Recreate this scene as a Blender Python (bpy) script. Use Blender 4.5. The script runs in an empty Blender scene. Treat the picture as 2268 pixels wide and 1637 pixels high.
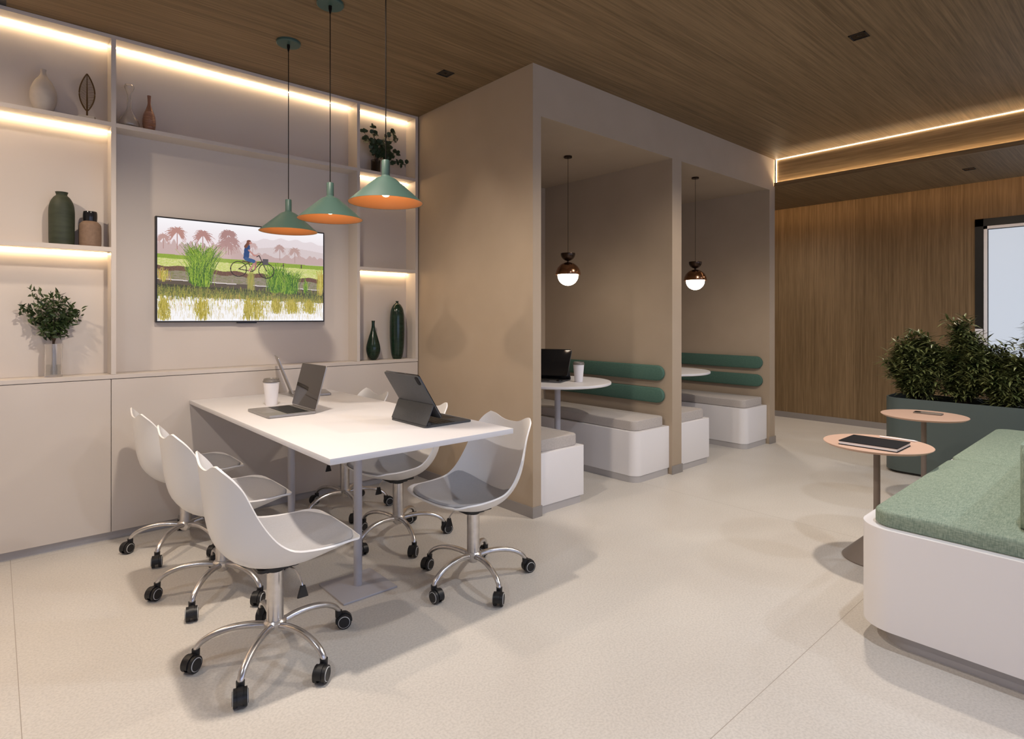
import bpy, bmesh, math, random
import numpy as np
from mathutils import Vector, Matrix
random.seed(7)
PI = math.pi
S = bpy.context.scene
C = S.collection

# ---------------------------------------------------------------- camera
cam_data = bpy.data.cameras.new('camera')
cam = bpy.data.objects.new('camera', cam_data); C.objects.link(cam)
cam.location = (0, 0, 1.245)
cam.rotation_euler = (math.radians(90), 0, math.radians(48.415 - 90))
cam_data.sensor_width = 36.0
cam_data.lens = 1292.0 / 2268.0 * 36.0
cam_data.shift_y = -(818.5 - 705.0) / 2268.0
cam_data.clip_start = 0.02
S.camera = cam

# ---------------------------------------------------------------- world, lights, exposure
S.view_settings.view_transform = 'Standard'
S.view_settings.look = 'None'
S.view_settings.gamma = 1
S.view_settings.exposure = 0.95
S.view_settings.use_curve_mapping = False
w = bpy.data.worlds.new('daylight'); S.world = w; w.use_nodes = True
w.node_tree.nodes['Background'].inputs[0].default_value = (0.55, 0.65, 1.0, 1)
w.node_tree.nodes['Background'].inputs[1].default_value = 1.0

def light(name, kind, loc, energy, color, rot=(0, 0, 0), **kw):
    d = bpy.data.lights.new(name, kind); d.energy = energy; d.color = color
    for k, v in kw.items(): setattr(d, k, v)
    o = bpy.data.objects.new(name, d); C.objects.link(o)
    o.location = loc; o.rotation_euler = rot
    return o
WARM = (1.0, 0.80, 0.62)
SPOTW = (1.0, 0.86, 0.72)
DAY = (0.76, 0.83, 1.0)
# added cool area lights: daylight for invented, unseen windows behind the camera
light('window_daylight', 'AREA', (0.2, -3.12, 1.45), 74, DAY, (math.radians(90), 0, PI), shape='RECTANGLE', size=3.6, size_y=2.0)
light('window_daylight', 'AREA', (4.6, -3.12, 1.45), 42, DAY, (math.radians(90), 0, PI), shape='RECTANGLE', size=3.6, size_y=2.0)
COOL = (0.84, 0.90, 1.0)
SPOTS = [(2.19, 3.12, 2.835, 5), (3.64, 1.16, 2.835, 86), (0.73, 2.16, 2.835, 92), (5.10, -0.40, 2.835, 42), (2.19, 0.20, 2.835, 50), (-0.72, 1.16, 2.835, 34),
         (6.42, 1.17, 2.56, 30), (6.42, 3.12, 2.56, 36), (3.64, -0.79, 2.835, 34), (-0.72, 3.05, 2.835, 52)]  # the last spot is added warm fill from the left, without a fixture
for x, y, z, e in SPOTS:
    col = COOL if y < 0.5 or (x < 0 and y < 2) else (WARM if x < 0 else SPOTW)
    light('downlight_beam', 'SPOT', (x, y, z - 0.012), e, col, spot_size=math.radians((165 if z < 2.7 or (x < 0 and y > 2) else 148) if e > 6 else 62), spot_blend=(1.0 if z < 2.7 else 0.45), shadow_soft_size=0.05)

# ---------------------------------------------------------------- helpers
def tag(o, label=None, cat=None, group=None, kind=None):
    if label: o['label'] = label
    if cat: o['category'] = cat
    if group: o['group'] = group
    if kind: o['kind'] = kind
    return o
def thing(name, label, cat, loc=(0, 0, 0), rz=0, group=None):
    o = bpy.data.objects.new(name, None); C.objects.link(o)
    o.empty_display_size = 0.1
    o.location = loc; o.rotation_euler = (0, 0, rz)
    return tag(o, label, cat, group)
def obj(name, bm, mat, parent=None, smooth=False, angle=35, loc=None):
    me = bpy.data.meshes.new(name)
    bmesh.ops.recalc_face_normals(bm, faces=bm.faces)
    if smooth:
        for f in bm.faces: f.smooth = True
        ca = math.radians(angle)
        for e in bm.edges:
            if len(e.link_faces) == 2 and e.calc_face_angle(0) > ca: e.smooth = False
    bm.to_mesh(me); bm.free()
    for m in (mat if isinstance(mat, (list, tuple)) else [mat]): me.materials.append(m)
    o = bpy.data.objects.new(name, me); C.objects.link(o)
    if parent: o.parent = parent
    if loc: o.location = loc
    return o
def struct(name, bm, m, parent=None, **k):
    o = obj(name, bm, m, parent, **k)
    if not parent: o['kind'] = 'structure'
    return o
def box(bm, x0, x1, y0, y1, z0, z1, mi=0, bev=0, seg=2):
    vs = [bm.verts.new(p) for p in ((x0,y0,z0),(x1,y0,z0),(x1,y1,z0),(x0,y1,z0),(x0,y0,z1),(x1,y0,z1),(x1,y1,z1),(x0,y1,z1))]
    fs = [bm.faces.new([vs[i] for i in q]) for q in ((0,3,2,1),(4,5,6,7),(0,1,5,4),(1,2,6,5),(2,3,7,6),(3,0,4,7))]
    for f in fs: f.material_index = mi
    if bev:
        es = list({e for f in fs for e in f.edges})
        r = bmesh.ops.bevel(bm, geom=es, offset=bev, segments=seg, profile=0.5, affect='EDGES')
        for f in r['faces']: f.material_index = mi
    return vs
def B(*a, **k):
    bm = bmesh.new(); box(bm, *a, **k); return bm
def prism(bm, pts, z0, z1, bev=0, mi=0, seg=2):
    b = [bm.verts.new((x, y, z0)) for x, y in pts]; t = [bm.verts.new((x, y, z1)) for x, y in pts]
    n = len(pts)
    fs = [bm.faces.new(list(reversed(b))), bm.faces.new(t)]
    for i in range(n): fs.append(bm.faces.new((b[i], b[(i+1) % n], t[(i+1) % n], t[i])))
    for f in fs: f.material_index = mi
    if bev:
        es = list(fs[0].edges) + list(fs[1].edges)
        r = bmesh.ops.bevel(bm, geom=es, offset=bev, segments=seg, profile=0.5, affect='EDGES')
        for f in r['faces']: f.material_index = mi
def rrect(x0, x1, y0, y1, r, n=10, corners=(1, 1, 1, 1)):
    # corners: (x0y0, x1y0, x1y1, x0y1)
    out = []
    for k, (cx, cy, a, sx, sy) in enumerate(((x0, y0, 180, 1, 1), (x1, y0, 270, -1, 1), (x1, y1, 0, -1, -1), (x0, y1, 90, 1, -1))):
        if not corners[k]: out.append((cx, cy)); continue
        rr = r if corners[k] == 1 else corners[k]
        for i in range(n + 1):
            t = math.radians(a + 90.0 * i / n)
            out.append((cx + sx * rr + rr * math.cos(t), cy + sy * rr + rr * math.sin(t)))
    return out
def lathe(bm, prof, n=40, c=(0, 0, 0), mi=0, cap=True):
    rings = []
    for r, z in prof:
        rings.append([bm.verts.new((c[0] + r * math.cos(2*PI*i/n), c[1] + r * math.sin(2*PI*i/n), c[2] + z)) for i in range(n)])
    for a, b in zip(rings, rings[1:]):
        for i in range(n):
            f = bm.faces.new((a[i], a[(i+1) % n], b[(i+1) % n], b[i])); f.material_index = mi
    if cap:
        for rg in (rings[0], rings[-1]):
            try: f = bm.faces.new(rg); f.material_index = mi
            except ValueError: pass
def L(prof, **k):
    bm = bmesh.new(); lathe(bm, prof, **k); return bm
def spline(pts, n=8):
    out = []
    P = [Vector(p) for p in pts]
    P = [P[0] * 2 - P[1]] + P + [P[-1] * 2 - P[-2]]
    for i in range(1, len(P) - 2):
        for k in range(n):
            t = k / n
            a, b, c, d = P[i-1], P[i], P[i+1], P[i+2]
            out.append(0.5 * ((2*b) + (c - a) * t + (2*a - 5*b + 4*c - d) * t*t + (3*b - a - 3*c + d) * t**3))
    out.append(P[-2])
    return out
def tube(bm, pts, r, n=10, mi=0, sq=1.0):
    pts = [Vector(p) for p in pts]; rings = []; up = Vector((0, 0, 1))
    for i, p in enumerate(pts):
        d = (pts[min(i+1, len(pts)-1)] - pts[max(i-1, 0)]).normalized()
        u = d.cross(up)
        if u.length < 1e-3: u = Vector((1, 0, 0)).cross(d)
        u.normalize(); v = u.cross(d)
        rr = r[i] if isinstance(r, (list, tuple)) else r
        rings.append([bm.verts.new(p + u * rr * math.cos(2*PI*k/n) + v * rr * sq * math.sin(2*PI*k/n)) for k in range(n)])
    for a, b in zip(rings, rings[1:]):
        for k in range(n):
            f = bm.faces.new((a[k], a[(k+1) % n], b[(k+1) % n], b[k])); f.material_index = mi
    for rg in (rings[0], rings[-1]):
        f = bm.faces.new(rg); f.material_index = mi
def cyl_y(bm, c, r, h, n=24, mi=0):   # cylinder whose axis is y
    rings = []
    for s in (-h/2, h/2):
        rings.append([bm.verts.new((c[0] + r*math.cos(2*PI*i/n), c[1] + s, c[2] + r*math.sin(2*PI*i/n))) for i in range(n)])
    a, b = rings
    for i in range(n):
        f = bm.faces.new((a[i], a[(i+1) % n], b[(i+1) % n], b[i])); f.material_index = mi
    for rg in rings: bm.faces.new(rg).material_index = mi
def copy_thing(root, loc, rz, label=None, group=None):
    def cp(o, par):
        c = o.copy(); C.objects.link(c)
        if par: c.parent = par
        for ch in o.children: cp(ch, c)
        return c
    r = cp(root, None); r.location = loc; r.rotation_euler = (0, 0, rz)
    if label: r['label'] = label
    if group: r['group'] = group
    return r

# ---------------------------------------------------------------- materials
def mat(name, col, rough=0.5, metal=0.0, spec=0.5, emit=None, es=0, coat=0, trans=0, ior=1.45, alpha=1):
    m = bpy.data.materials.new(name); m.use_nodes = True
    b = m.node_tree.nodes['Principled BSDF']
    b.inputs['Base Color'].default_value = (*col, 1); b.inputs['Roughness'].default_value = rough
    b.inputs['Metallic'].default_value = metal; b.inputs['Specular IOR Level'].default_value = spec
    b.inputs['Coat Weight'].default_value = coat; b.inputs['Transmission Weight'].default_value = trans
    b.inputs['IOR'].default_value = ior
    if emit:
        b.inputs['Emission Color'].default_value = (*emit, 1); b.inputs['Emission Strength'].default_value = es
    return m
def nodes(m):
    nt = m.node_tree
    return nt, nt.nodes, nt.links, nt.nodes['Principled BSDF']
def noise_mat(name, c1, c2, scale, rough=0.5, stretch=(1, 1, 1), bump=0, detail=6, lo=0.35, hi=0.65, space='Object', spec=0.5, rvar=None, metal=0):
    m = mat(name, c1, rough, metal=metal, spec=spec); nt, N, K, b = nodes(m)
    tc = N.new('ShaderNodeTexCoord'); mp = N.new('ShaderNodeMapping'); mp.inputs['Scale'].default_value = stretch
    nz = N.new('ShaderNodeTexNoise'); nz.inputs['Scale'].default_value = scale; nz.inputs['Detail'].default_value = detail
    cr = N.new('ShaderNodeValToRGB'); cr.color_ramp.elements[0].position = lo; cr.color_ramp.elements[1].position = hi
    cr.color_ramp.elements[0].color = (*c1, 1); cr.color_ramp.elements[1].color = (*c2, 1)
    K.new(tc.outputs[space], mp.inputs[0]); K.new(mp.outputs[0], nz.inputs['Vector']); K.new(nz.outputs['Fac'], cr.inputs[0]); K.new(cr.outputs[0], b.inputs['Base Color'])
    if bump:
        bp = N.new('ShaderNodeBump'); bp.inputs['Strength'].default_value = bump; bp.inputs['Distance'].default_value = 0.002
        K.new(nz.outputs['Fac'], bp.inputs['Height']); K.new(bp.outputs[0], b.inputs['Normal'])
    return m
def wood(name, dark, light_, axis, rough=0.55, board=0.62, board_axis=1):
    """oak veneer: long streaks along axis, boards of slightly different tone side by side"""
    m = mat(name, light_, rough, spec=0.35); nt, N, K, b = nodes(m)
    tc = N.new('ShaderNodeTexCoord')
    sc = [62.0, 62.0, 62.0]; sc[axis] = 1.1
    mp = N.new('ShaderNodeMapping'); mp.inputs['Scale'].default_value = sc
    K.new(tc.outputs['Object'], mp.inputs[0])
    n1 = N.new('ShaderNodeTexNoise'); n1.inputs['Scale'].default_value = 1.0; n1.inputs['Detail'].default_value = 8; n1.inputs['Roughness'].default_value = 0.62; n1.inputs['Distortion'].default_value = 0.25
    K.new(mp.outputs[0], n1.inputs['Vector'])
    sc2 = [5.0, 5.0, 5.0]; sc2[axis] = 0.45
    mp2 = N.new('ShaderNodeMapping'); mp2.inputs['Scale'].default_value = sc2
    K.new(tc.outputs['Object'], mp2.inputs[0])
    n2 = N.new('ShaderNodeTexNoise'); n2.inputs['Scale'].default_value = 1.0; n2.inputs['Detail'].default_value = 3; n2.inputs['Distortion'].default_value = 0.8
    K.new(mp2.outputs[0], n2.inputs['Vector'])
    sc3 = [190.0, 190.0, 190.0]; sc3[axis] = 5.0
    mp3 = N.new('ShaderNodeMapping'); mp3.inputs['Scale'].default_value = sc3
    K.new(tc.outputs['Object'], mp3.inputs[0])
    n3 = N.new('ShaderNodeTexNoise'); n3.inputs['Scale'].default_value = 1.0; n3.inputs['Detail'].default_value = 2
    K.new(mp3.outputs[0], n3.inputs['Vector'])
    a1 = N.new('ShaderNodeMath'); a1.operation = 'MULTIPLY_ADD'; a1.inputs[1].default_value = 0.55
    K.new(n1.outputs['Fac'], a1.inputs[0])
    a2 = N.new('ShaderNodeMath'); a2.operation = 'MULTIPLY'; a2.inputs[1].default_value = 0.18
    K.new(n2.outputs['Fac'], a2.inputs[0]); K.new(a2.outputs[0], a1.inputs[2])
    a3 = N.new('ShaderNodeMath'); a3.operation = 'MULTIPLY_ADD'; a3.inputs[1].default_value = 0.27
    K.new(n3.outputs['Fac'], a3.inputs[0]); K.new(a1.outputs[0], a3.inputs[2])
    # board tone
    sx = N.new('ShaderNodeSeparateXYZ'); K.new(tc.outputs['Object'], sx.inputs[0])
    dv = N.new('ShaderNodeMath'); dv.operation = 'DIVIDE'; dv.inputs[1].default_value = board
    K.new(sx.outputs[board_axis], dv.inputs[0])
    fl = N.new('ShaderNodeMath'); fl.operation = 'FLOOR'; K.new(dv.outputs[0], fl.inputs[0])
    wn = N.new('ShaderNodeTexWhiteNoise'); wn.noise_dimensions = '1D'; K.new(fl.outputs[0], wn.inputs['W'])
    a4 = N.new('ShaderNodeMath'); a4.operation = 'MULTIPLY_ADD'; a4.inputs[1].default_value = 0.045
    K.new(wn.outputs['Value'], a4.inputs[0]); K.new(a3.outputs[0], a4.inputs[2])
    fr = N.new('ShaderNodeMath'); fr.operation = 'FRACT'; K.new(dv.outputs[0], fr.inputs[0])
    lt = N.new('ShaderNodeMath'); lt.operation = 'LESS_THAN'; lt.inputs[1].default_value = 0.006; K.new(fr.outputs[0], lt.inputs[0])
    a5 = N.new('ShaderNodeMath'); a5.operation = 'MULTIPLY_ADD'; a5.inputs[1].default_value = 0.12
    K.new(lt.outputs[0], a5.inputs[0]); K.new(a4.outputs[0], a5.inputs[2])
    cr = N.new('ShaderNodeValToRGB'); cr.color_ramp.elements[0].position = 0.40; cr.color_ramp.elements[1].position = 0.66
    cr.color_ramp.elements[0].color = (*dark, 1); cr.color_ramp.elements[1].color = (*light_, 1)
    K.new(a5.outputs[0], cr.inputs[0]); K.new(cr.outputs[0], b.inputs['Base Color'])
    bp = N.new('ShaderNodeBump'); bp.inputs['Strength'].default_value = 0.12; bp.inputs['Distance'].default_value = 0.001
    K.new(n3.outputs['Fac'], bp.inputs['Height']); K.new(bp.outputs[0], b.inputs['Normal'])
    return m
def fabric(name, c1, c2, scale=900, bump=0.25):
    m = mat(name, c1, 0.9, spec=0.2); nt, N, K, b = nodes(m)
    tc = N.new('ShaderNodeTexCoord')
    mp = N.new('ShaderNodeMapping'); mp.inputs['Scale'].default_value = (1, 0.12, 1)
    mp2 = N.new('ShaderNodeMapping'); mp2.inputs['Scale'].default_value = (0.12, 1, 0.12)
    K.new(tc.outputs['Object'], mp.inputs[0]); K.new(tc.outputs['Object'], mp2.inputs[0])
    a = N.new('ShaderNodeTexNoise'); a.inputs['Scale'].default_value = scale; c = N.new('ShaderNodeTexNoise'); c.inputs['Scale'].default_value = scale
    K.new(mp.outputs[0], a.inputs['Vector']); K.new(mp2.outputs[0], c.inputs['Vector'])
    s = N.new('ShaderNodeMath'); s.operation = 'ADD'; K.new(a.outputs['Fac'], s.inputs[0]); K.new(c.outputs['Fac'], s.inputs[1])
    hf = N.new('ShaderNodeMath'); hf.operation = 'MULTIPLY'; hf.inputs[1].default_value = 0.5; K.new(s.outputs[0], hf.inputs[0])
    cr = N.new('ShaderNodeValToRGB'); cr.color_ramp.elements[0].position = 0.38; cr.color_ramp.elements[1].position = 0.62
    cr.color_ramp.elements[0].color = (*c1, 1); cr.color_ramp.elements[1].color = (*c2, 1)
    K.new(hf.outputs[0], cr.inputs[0]); K.new(cr.outputs[0], b.inputs['Base Color'])
    bp = N.new('ShaderNodeBump'); bp.inputs['Strength'].default_value = bump; bp.inputs['Distance'].default_value = 0.0008
    K.new(hf.outputs[0], bp.inputs['Height']); K.new(bp.outputs[0], b.inputs['Normal'])
    return m
def leafmat(name, c1, c2, rough=0.35):
    m = noise_mat(name, c1, c2, 14, rough, detail=3, lo=0.3, hi=0.7)
    m.node_tree.nodes['Principled BSDF'].inputs['Subsurface Weight'].default_value = 0.0
    return m

OAK_D = (0.135, 0.088, 0.043); OAK_L = (0.275, 0.185, 0.098)
M = {}
M['oak_x'] = wood('oak_veneer_ceiling', OAK_D, OAK_L, 0, board=0.60, board_axis=1)
M['oak_y'] = wood('oak_veneer_fascia', OAK_D, OAK_L, 1, board=5.0, board_axis=1)
M['oak_z'] = wood('oak_veneer_wall', OAK_D, OAK_L, 2, board=1.21, board_axis=1)
M['tan'] = noise_mat('tan_wall_paint', (0.405, 0.325, 0.242), (0.425, 0.342, 0.257), 3, 0.75, detail=2, spec=0.25)
M['plaster'] = mat('pale_plaster', (0.62, 0.58, 0.54), 0.85, spec=0.2)
M['lacquer'] = noise_mat('white_lacquer', (0.575, 0.520, 0.470), (0.595, 0.540, 0.490), 2, 0.42, detail=2, spec=0.35)
M['white'] = mat('white_solid_surface', (0.78, 0.76, 0.77), 0.32)
M['tabletop'] = noise_mat('white_laminate', (0.68, 0.67, 0.685), (0.70, 0.69, 0.705), 3, 0.42, detail=2)
M['powder'] = mat('pale_powder_coat', (0.44, 0.43, 0.46), 0.4)
M['shell'] = mat('white_plastic_shell', (0.80, 0.79, 0.78), 0.30)
M['pad'] = fabric('grey_leatherette', (0.40, 0.40, 0.42), (0.43, 0.43, 0.45), 500, 0.08)
M['chrome'] = noise_mat('satin_aluminium', (0.60, 0.58, 0.57), (0.66, 0.64, 0.63), 40, 0.28, detail=2, metal=1)
M['black'] = mat('black_plastic', (0.012, 0.012, 0.013), 0.42)
M['covermatt'] = mat('matt_black_cover', (0.010, 0.010, 0.012), 0.75, spec=0.2)
M['blackgloss'] = mat('black_gloss', (0.008, 0.008, 0.009), 0.08)
M['ring'] = mat('pale_caster_ring', (0.75, 0.75, 0.73), 0.4)
M['skirt'] = mat('brushed_grey_baseboard', (0.33, 0.31, 0.30), 0.4, metal=0.35)
M['plinth'] = mat('grey_plinth', (0.46, 0.44, 0.44), 0.45)
M['cushion'] = fabric('pale_grey_upholstery', (0.42, 0.385, 0.36), (0.50, 0.46, 0.43), 700, 0.15)
M['green'] = fabric('green_upholstery', (0.060, 0.125, 0.098), (0.092, 0.170, 0.135), 700)
M['sofa'] = fabric('sea_green_weave', (0.155, 0.212, 0.166), (0.31, 0.37, 0.29), 420, 0.4)
M['planter'] = mat('slate_green_planter', (0.085, 0.112, 0.108), 0.45)
M['soil'] = noise_mat('dark_soil', (0.008, 0.006, 0.004), (0.03, 0.02, 0.014), 60, 0.95, bump=1)
M['sidetop'] = mat('sand_lacquer', (0.56, 0.375, 0.285), 0.5)
M['sidestem'] = mat('taupe_lacquer', (0.20, 0.165, 0.14), 0.45)
M['lamp_out'] = mat('sage_green_enamel', (0.048, 0.094, 0.080), 0.45)
M['lamp_in'] = mat('orange_enamel', (0.33, 0.115, 0.027), 0.45)
M['cable'] = mat('black_cable', (0.01, 0.008, 0.007), 0.9, spec=0.1)
M['bulb'] = mat('lit_bulb', (1, 0.9, 0.75), 0.4, emit=(1.0, 0.84, 0.62), es=3.5)
M['globe'] = mat('lit_opal_globe', (1, 0.95, 0.88), 0.3, emit=(1.0, 0.86, 0.68), es=11)
M['bronze'] = mat('polished_bronze', (0.42, 0.235, 0.145), 0.16, metal=1)
M['bronzedark'] = mat('dark_bronze', (0.055, 0.035, 0.025), 0.25, metal=0.8)
M['led'] = mat('warm_led_strip', (1, 0.9, 0.7), 0.5, emit=(1.0, 0.73, 0.43), es=18)
M['ledcove'] = mat('cove_led_strip', (1, 0.9, 0.7), 0.5, emit=(1.0, 0.80, 0.55), es=26)
M['ledcove2'] = mat('cove_led_strip_upper', (1, 0.9, 0.7), 0.5, emit=(1.0, 0.80, 0.56), es=9)
M['ledwall'] = mat('wall_wash_strip', (1, 0.8, 0.6), 0.5, emit=(1.0, 0.60, 0.25), es=4)
M['silver'] = noise_mat('silver_aluminium', (0.34, 0.325, 0.315), (0.37, 0.355, 0.345), 30, 0.38, detail=2, metal=0.7)
M['keys'] = mat('dark_keys', (0.02, 0.018, 0.016), 0.5)
M['screenoff'] = mat('dark_glass_screen', (0.02, 0.016, 0.013), 0.06, coat=0.3)
M['charcoal'] = noise_mat('charcoal_cover', (0.055, 0.057, 0.060), (0.065, 0.067, 0.072), 200, 0.6, bump=0.1)
M['paper'] = mat('white_paper_cup', (0.82, 0.80, 0.82), 0.6)
M['lid'] = mat('grey_plastic_lid', (0.16, 0.145, 0.13), 0.35)
M['glass'] = mat('clear_glass', (0.97, 0.97, 0.96), 0.03, trans=1, ior=1.45)
M['milkglass'] = mat('thick_pale_glass', (0.93, 0.90, 0.87), 0.05, trans=0.86, ior=1.45)
M['water'] = mat('vase_water', (0.80, 0.84, 0.80), 0.0, trans=1, ior=1.33)
M['greyvase'] = noise_mat('matt_stoneware', (0.42, 0.375, 0.33), (0.47, 0.42, 0.37), 20, 0.7)
M['greenvase'] = noise_mat('green_stoneware', (0.022, 0.030, 0.016), (0.038, 0.047, 0.027), 9, 0.6, stretch=(1, 1, 5))
M['brownvase'] = noise_mat('brown_stoneware', (0.19, 0.122, 0.082), (0.225, 0.147, 0.10), 60, 0.7, bump=0.3)
M['blackglaze'] = mat('black_glaze', (0.012, 0.012, 0.014), 0.15)
M['darkglaze'] = noise_mat('dark_green_glaze', (0.006, 0.018, 0.010), (0.012, 0.030, 0.018), 8, 0.16, stretch=(1, 1, 6), bump=0.3)
M['copper'] = mat('copper_glaze', (0.27, 0.14, 0.095), 0.32, metal=0.35)
M['leafmetal'] = mat('antique_bronze_wire', (0.10, 0.052, 0.014), 0.4, metal=0.5)
M['stonebase'] = mat('pale_stone_block', (0.45, 0.41, 0.35), 0.6)
M['leaf_a'] = leafmat('shrub_leaves', (0.030, 0.052, 0.014), (0.27, 0.29, 0.11))  # pale yellow-green end puts highlights from above into the leaf colour
M['leaf_b'] = leafmat('branch_leaves', (0.018, 0.034, 0.010), (0.045, 0.075, 0.022))
M['leaf_c'] = leafmat('round_leaves', (0.018, 0.040, 0.020), (0.045, 0.070, 0.030), 0.5)
M['stem'] = mat('brown_stems', (0.05, 0.028, 0.015), 0.7)
M['frameblack'] = mat('black_window_frame', (0.014, 0.014, 0.013), 0.4)
M['framewhite'] = mat('white_window_frame', (0.88, 0.88, 0.90), 0.4, emit=(0.9, 0.92, 1.0), es=0.0)
M['frost'] = mat('frosted_daylit_pane', (0.22, 0.24, 0.27), 0.5, emit=(0.72, 0.79, 0.90), es=0.33)
M['tvframe'] = mat('tv_black_bezel', (0.012, 0.010, 0.010), 0.3)

# floor: cast stone with fine aggregate and thin joints
def floor_mat():
    m = mat('cast_stone_floor', (0.6, 0.55, 0.5), 0.38, spec=0.45); nt, N, K, b = nodes(m)
    tc = N.new('ShaderNodeTexCoord'); sx = N.new('ShaderNodeSeparateXYZ'); K.new(tc.outputs['Object'], sx.inputs[0])
    big = N.new('ShaderNodeTexNoise'); big.inputs['Scale'].default_value = 1.6; big.inputs['Detail'].default_value = 5; big.inputs['Distortion'].default_value = 0.6
    mid = N.new('ShaderNodeTexNoise'); mid.inputs['Scale'].default_value = 120; mid.inputs['Detail'].default_value = 4
    K.new(tc.outputs['Object'], big.inputs['Vector']); K.new(tc.outputs['Object'], mid.inputs['Vector'])
    r1 = N.new('ShaderNodeValToRGB'); r1.color_ramp.elements[0].position = 0.3; r1.color_ramp.elements[1].position = 0.7
    r1.color_ramp.elements[0].color = (0.59, 0.555, 0.51, 1); r1.color_ramp.elements[1].color = (0.645, 0.615, 0.57, 1)
    K.new(big.outputs['Fac'], r1.inputs[0])
    r2 = N.new('ShaderNodeValToRGB'); r2.color_ramp.elements[0].position = 0.35; r2.color_ramp.elements[1].position = 0.6
    r2.color_ramp.elements[0].color = (0.86, 0.86, 0.86, 1); r2.color_ramp.elements[1].color = (1, 1, 1, 1)
    K.new(mid.outputs['Fac'], r2.inputs[0])
    mx = N.new('ShaderNodeMix'); mx.data_type = 'RGBA'; mx.blend_type = 'MULTIPLY'; mx.inputs[0].default_value = 1
    K.new(r1.outputs[0], mx.inputs[6]); K.new(r2.outputs[0], mx.inputs[7])
    vo = N.new('ShaderNodeTexVoronoi'); vo.inputs['Scale'].default_value = 55; K.new(tc.outputs['Object'], vo.inputs['Vector'])
    r3 = N.new('ShaderNodeValToRGB'); r3.color_ramp.elements[0].position = 0.03; r3.color_ramp.elements[1].position = 0.10
    r3.color_ramp.elements[0].color = (0.62, 0.60, 0.58, 1); r3.color_ramp.elements[1].color = (1, 1, 1, 1)
    K.new(vo.outputs['Distance'], r3.inputs[0])
    mx2 = N.new('ShaderNodeMix'); mx2.data_type = 'RGBA'; mx2.blend_type = 'MULTIPLY'; mx2.inputs[0].default_value = 0.5
    K.new(mx.outputs[2], mx2.inputs[6]); K.new(r3.outputs[0], mx2.inputs[7])
    prev = mx2
    for ax, off, period in ((1, 0.90, 3.0), (0, 0.06, 3.6)):
        s = N.new('ShaderNodeMath'); s.operation = 'SUBTRACT'; s.inputs[1].default_value = off - 30 * period; K.new(sx.outputs[ax], s.inputs[0])
        d = N.new('ShaderNodeMath'); d.operation = 'MODULO'; d.inputs[1].default_value = period; K.new(s.outputs[0], d.inputs[0])
        lt = N.new('ShaderNodeMath'); lt.operation = 'LESS_THAN'; lt.inputs[1].default_value = 0.0025; K.new(d.outputs[0], lt.inputs[0])
        q = N.new('ShaderNodeMix'); q.data_type = 'RGBA'; q.blend_type = 'MIX'; q.inputs[7].default_value = (0.36, 0.32, 0.28, 1)
        K.new(lt.outputs[0], q.inputs[0]); K.new(prev.outputs[2], q.inputs[6]); prev = q
    K.new(prev.outputs[2], b.inputs['Base Color'])
    r4 = N.new('ShaderNodeMapRange'); r4.inputs[3].default_value = 0.30; r4.inputs[4].default_value = 0.48
    K.new(mid.outputs['Fac'], r4.inputs[0]); K.new(r4.outputs[0], b.inputs['Roughness'])
    return m
M['floor'] = floor_mat()

# ---------------------------------------------------------------- the room
H = 2.835; SOF = 2.56; XW = 7.46; YF = 2.627; XL, YN = -2.6, -3.2
struct('floor', B(XL, XW, YN, 6.0, -0.1, 0), M['floor'])
struct('ceiling', B(XL, 6.30, YN, 4.2, H, H + 0.1), M['oak_x'])
# dropped soffit on the right: fascia board, soffit, light lip
struct('trim_1', B(5.868, 5.89, YN, 2.62, SOF, H), M['oak_y'])              # fascia board
struct('trim_2', B(5.89, 7.12, YN, 6.0, SOF, SOF + 0.05), M['oak_x'])          # soffit
def lip():
    bm = bmesh.new(); box(bm, 5.822, 5.868, YN, 2.62, SOF, SOF + 0.008); box(bm, 5.822, 5.829, YN, 2.62, SOF + 0.008, SOF + 0.036); return bm
struct('trim_3', lip(), M['oak_y'])     # light lip
struct('trim_4', B(6.30, XW, YN, 6.0, 2.74, 2.84), M['plaster'])
struct('wall_right', B(XW, XW + 0.1, YN, 6.0, 0, 2.80), M['oak_z'])
struct('wall_corridor_end', B(5.0, XW + 0.1, 6.0, 6.1, 0, 2.80), M['tan'])
struct('wall_back', B(XL, 2.505, 4.10, 4.2, 0, H), M['plaster'])
struct('wall_left', B(XL - 0.1, XL, YN, 4.2, 0, H), M['plaster'])
def near_wall():
    bm = bmesh.new()
    for x0, x1 in ((XL, -1.6), (2.0, 2.8), (6.4, XW)): box(bm, x0, x1, YN - 0.1, YN, 0, H)
    for x0, x1 in ((-1.6, 2.0), (2.8, 6.4)):
        box(bm, x0, x1, YN - 0.1, YN, 0, 0.45); box(bm, x0, x1, YN - 0.1, YN, 2.45, H)
    return bm
struct('wall_near', near_wall(), M['plaster'])
for k, (x0, x1) in enumerate(((-1.6, 2.0), (2.8, 6.4))):  # invented window frames, unseen, around the added daylight
    bm = bmesh.new()
    for a, b_ in ((x0, x0 + 0.05), (x1 - 0.05, x1), ((x0 + x1) / 2 - 0.025, (x0 + x1) / 2 + 0.025)): box(bm, a, b_, YN - 0.08, YN - 0.03, 0.45, 2.45)
    box(bm, x0, x1, YN - 0.08, YN - 0.03, 0.45, 0.50); box(bm, x0, x1, YN - 0.08, YN - 0.03, 2.40, 2.45)
    struct('window_%d' % (k + 2), bm, M['frameblack'])
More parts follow.
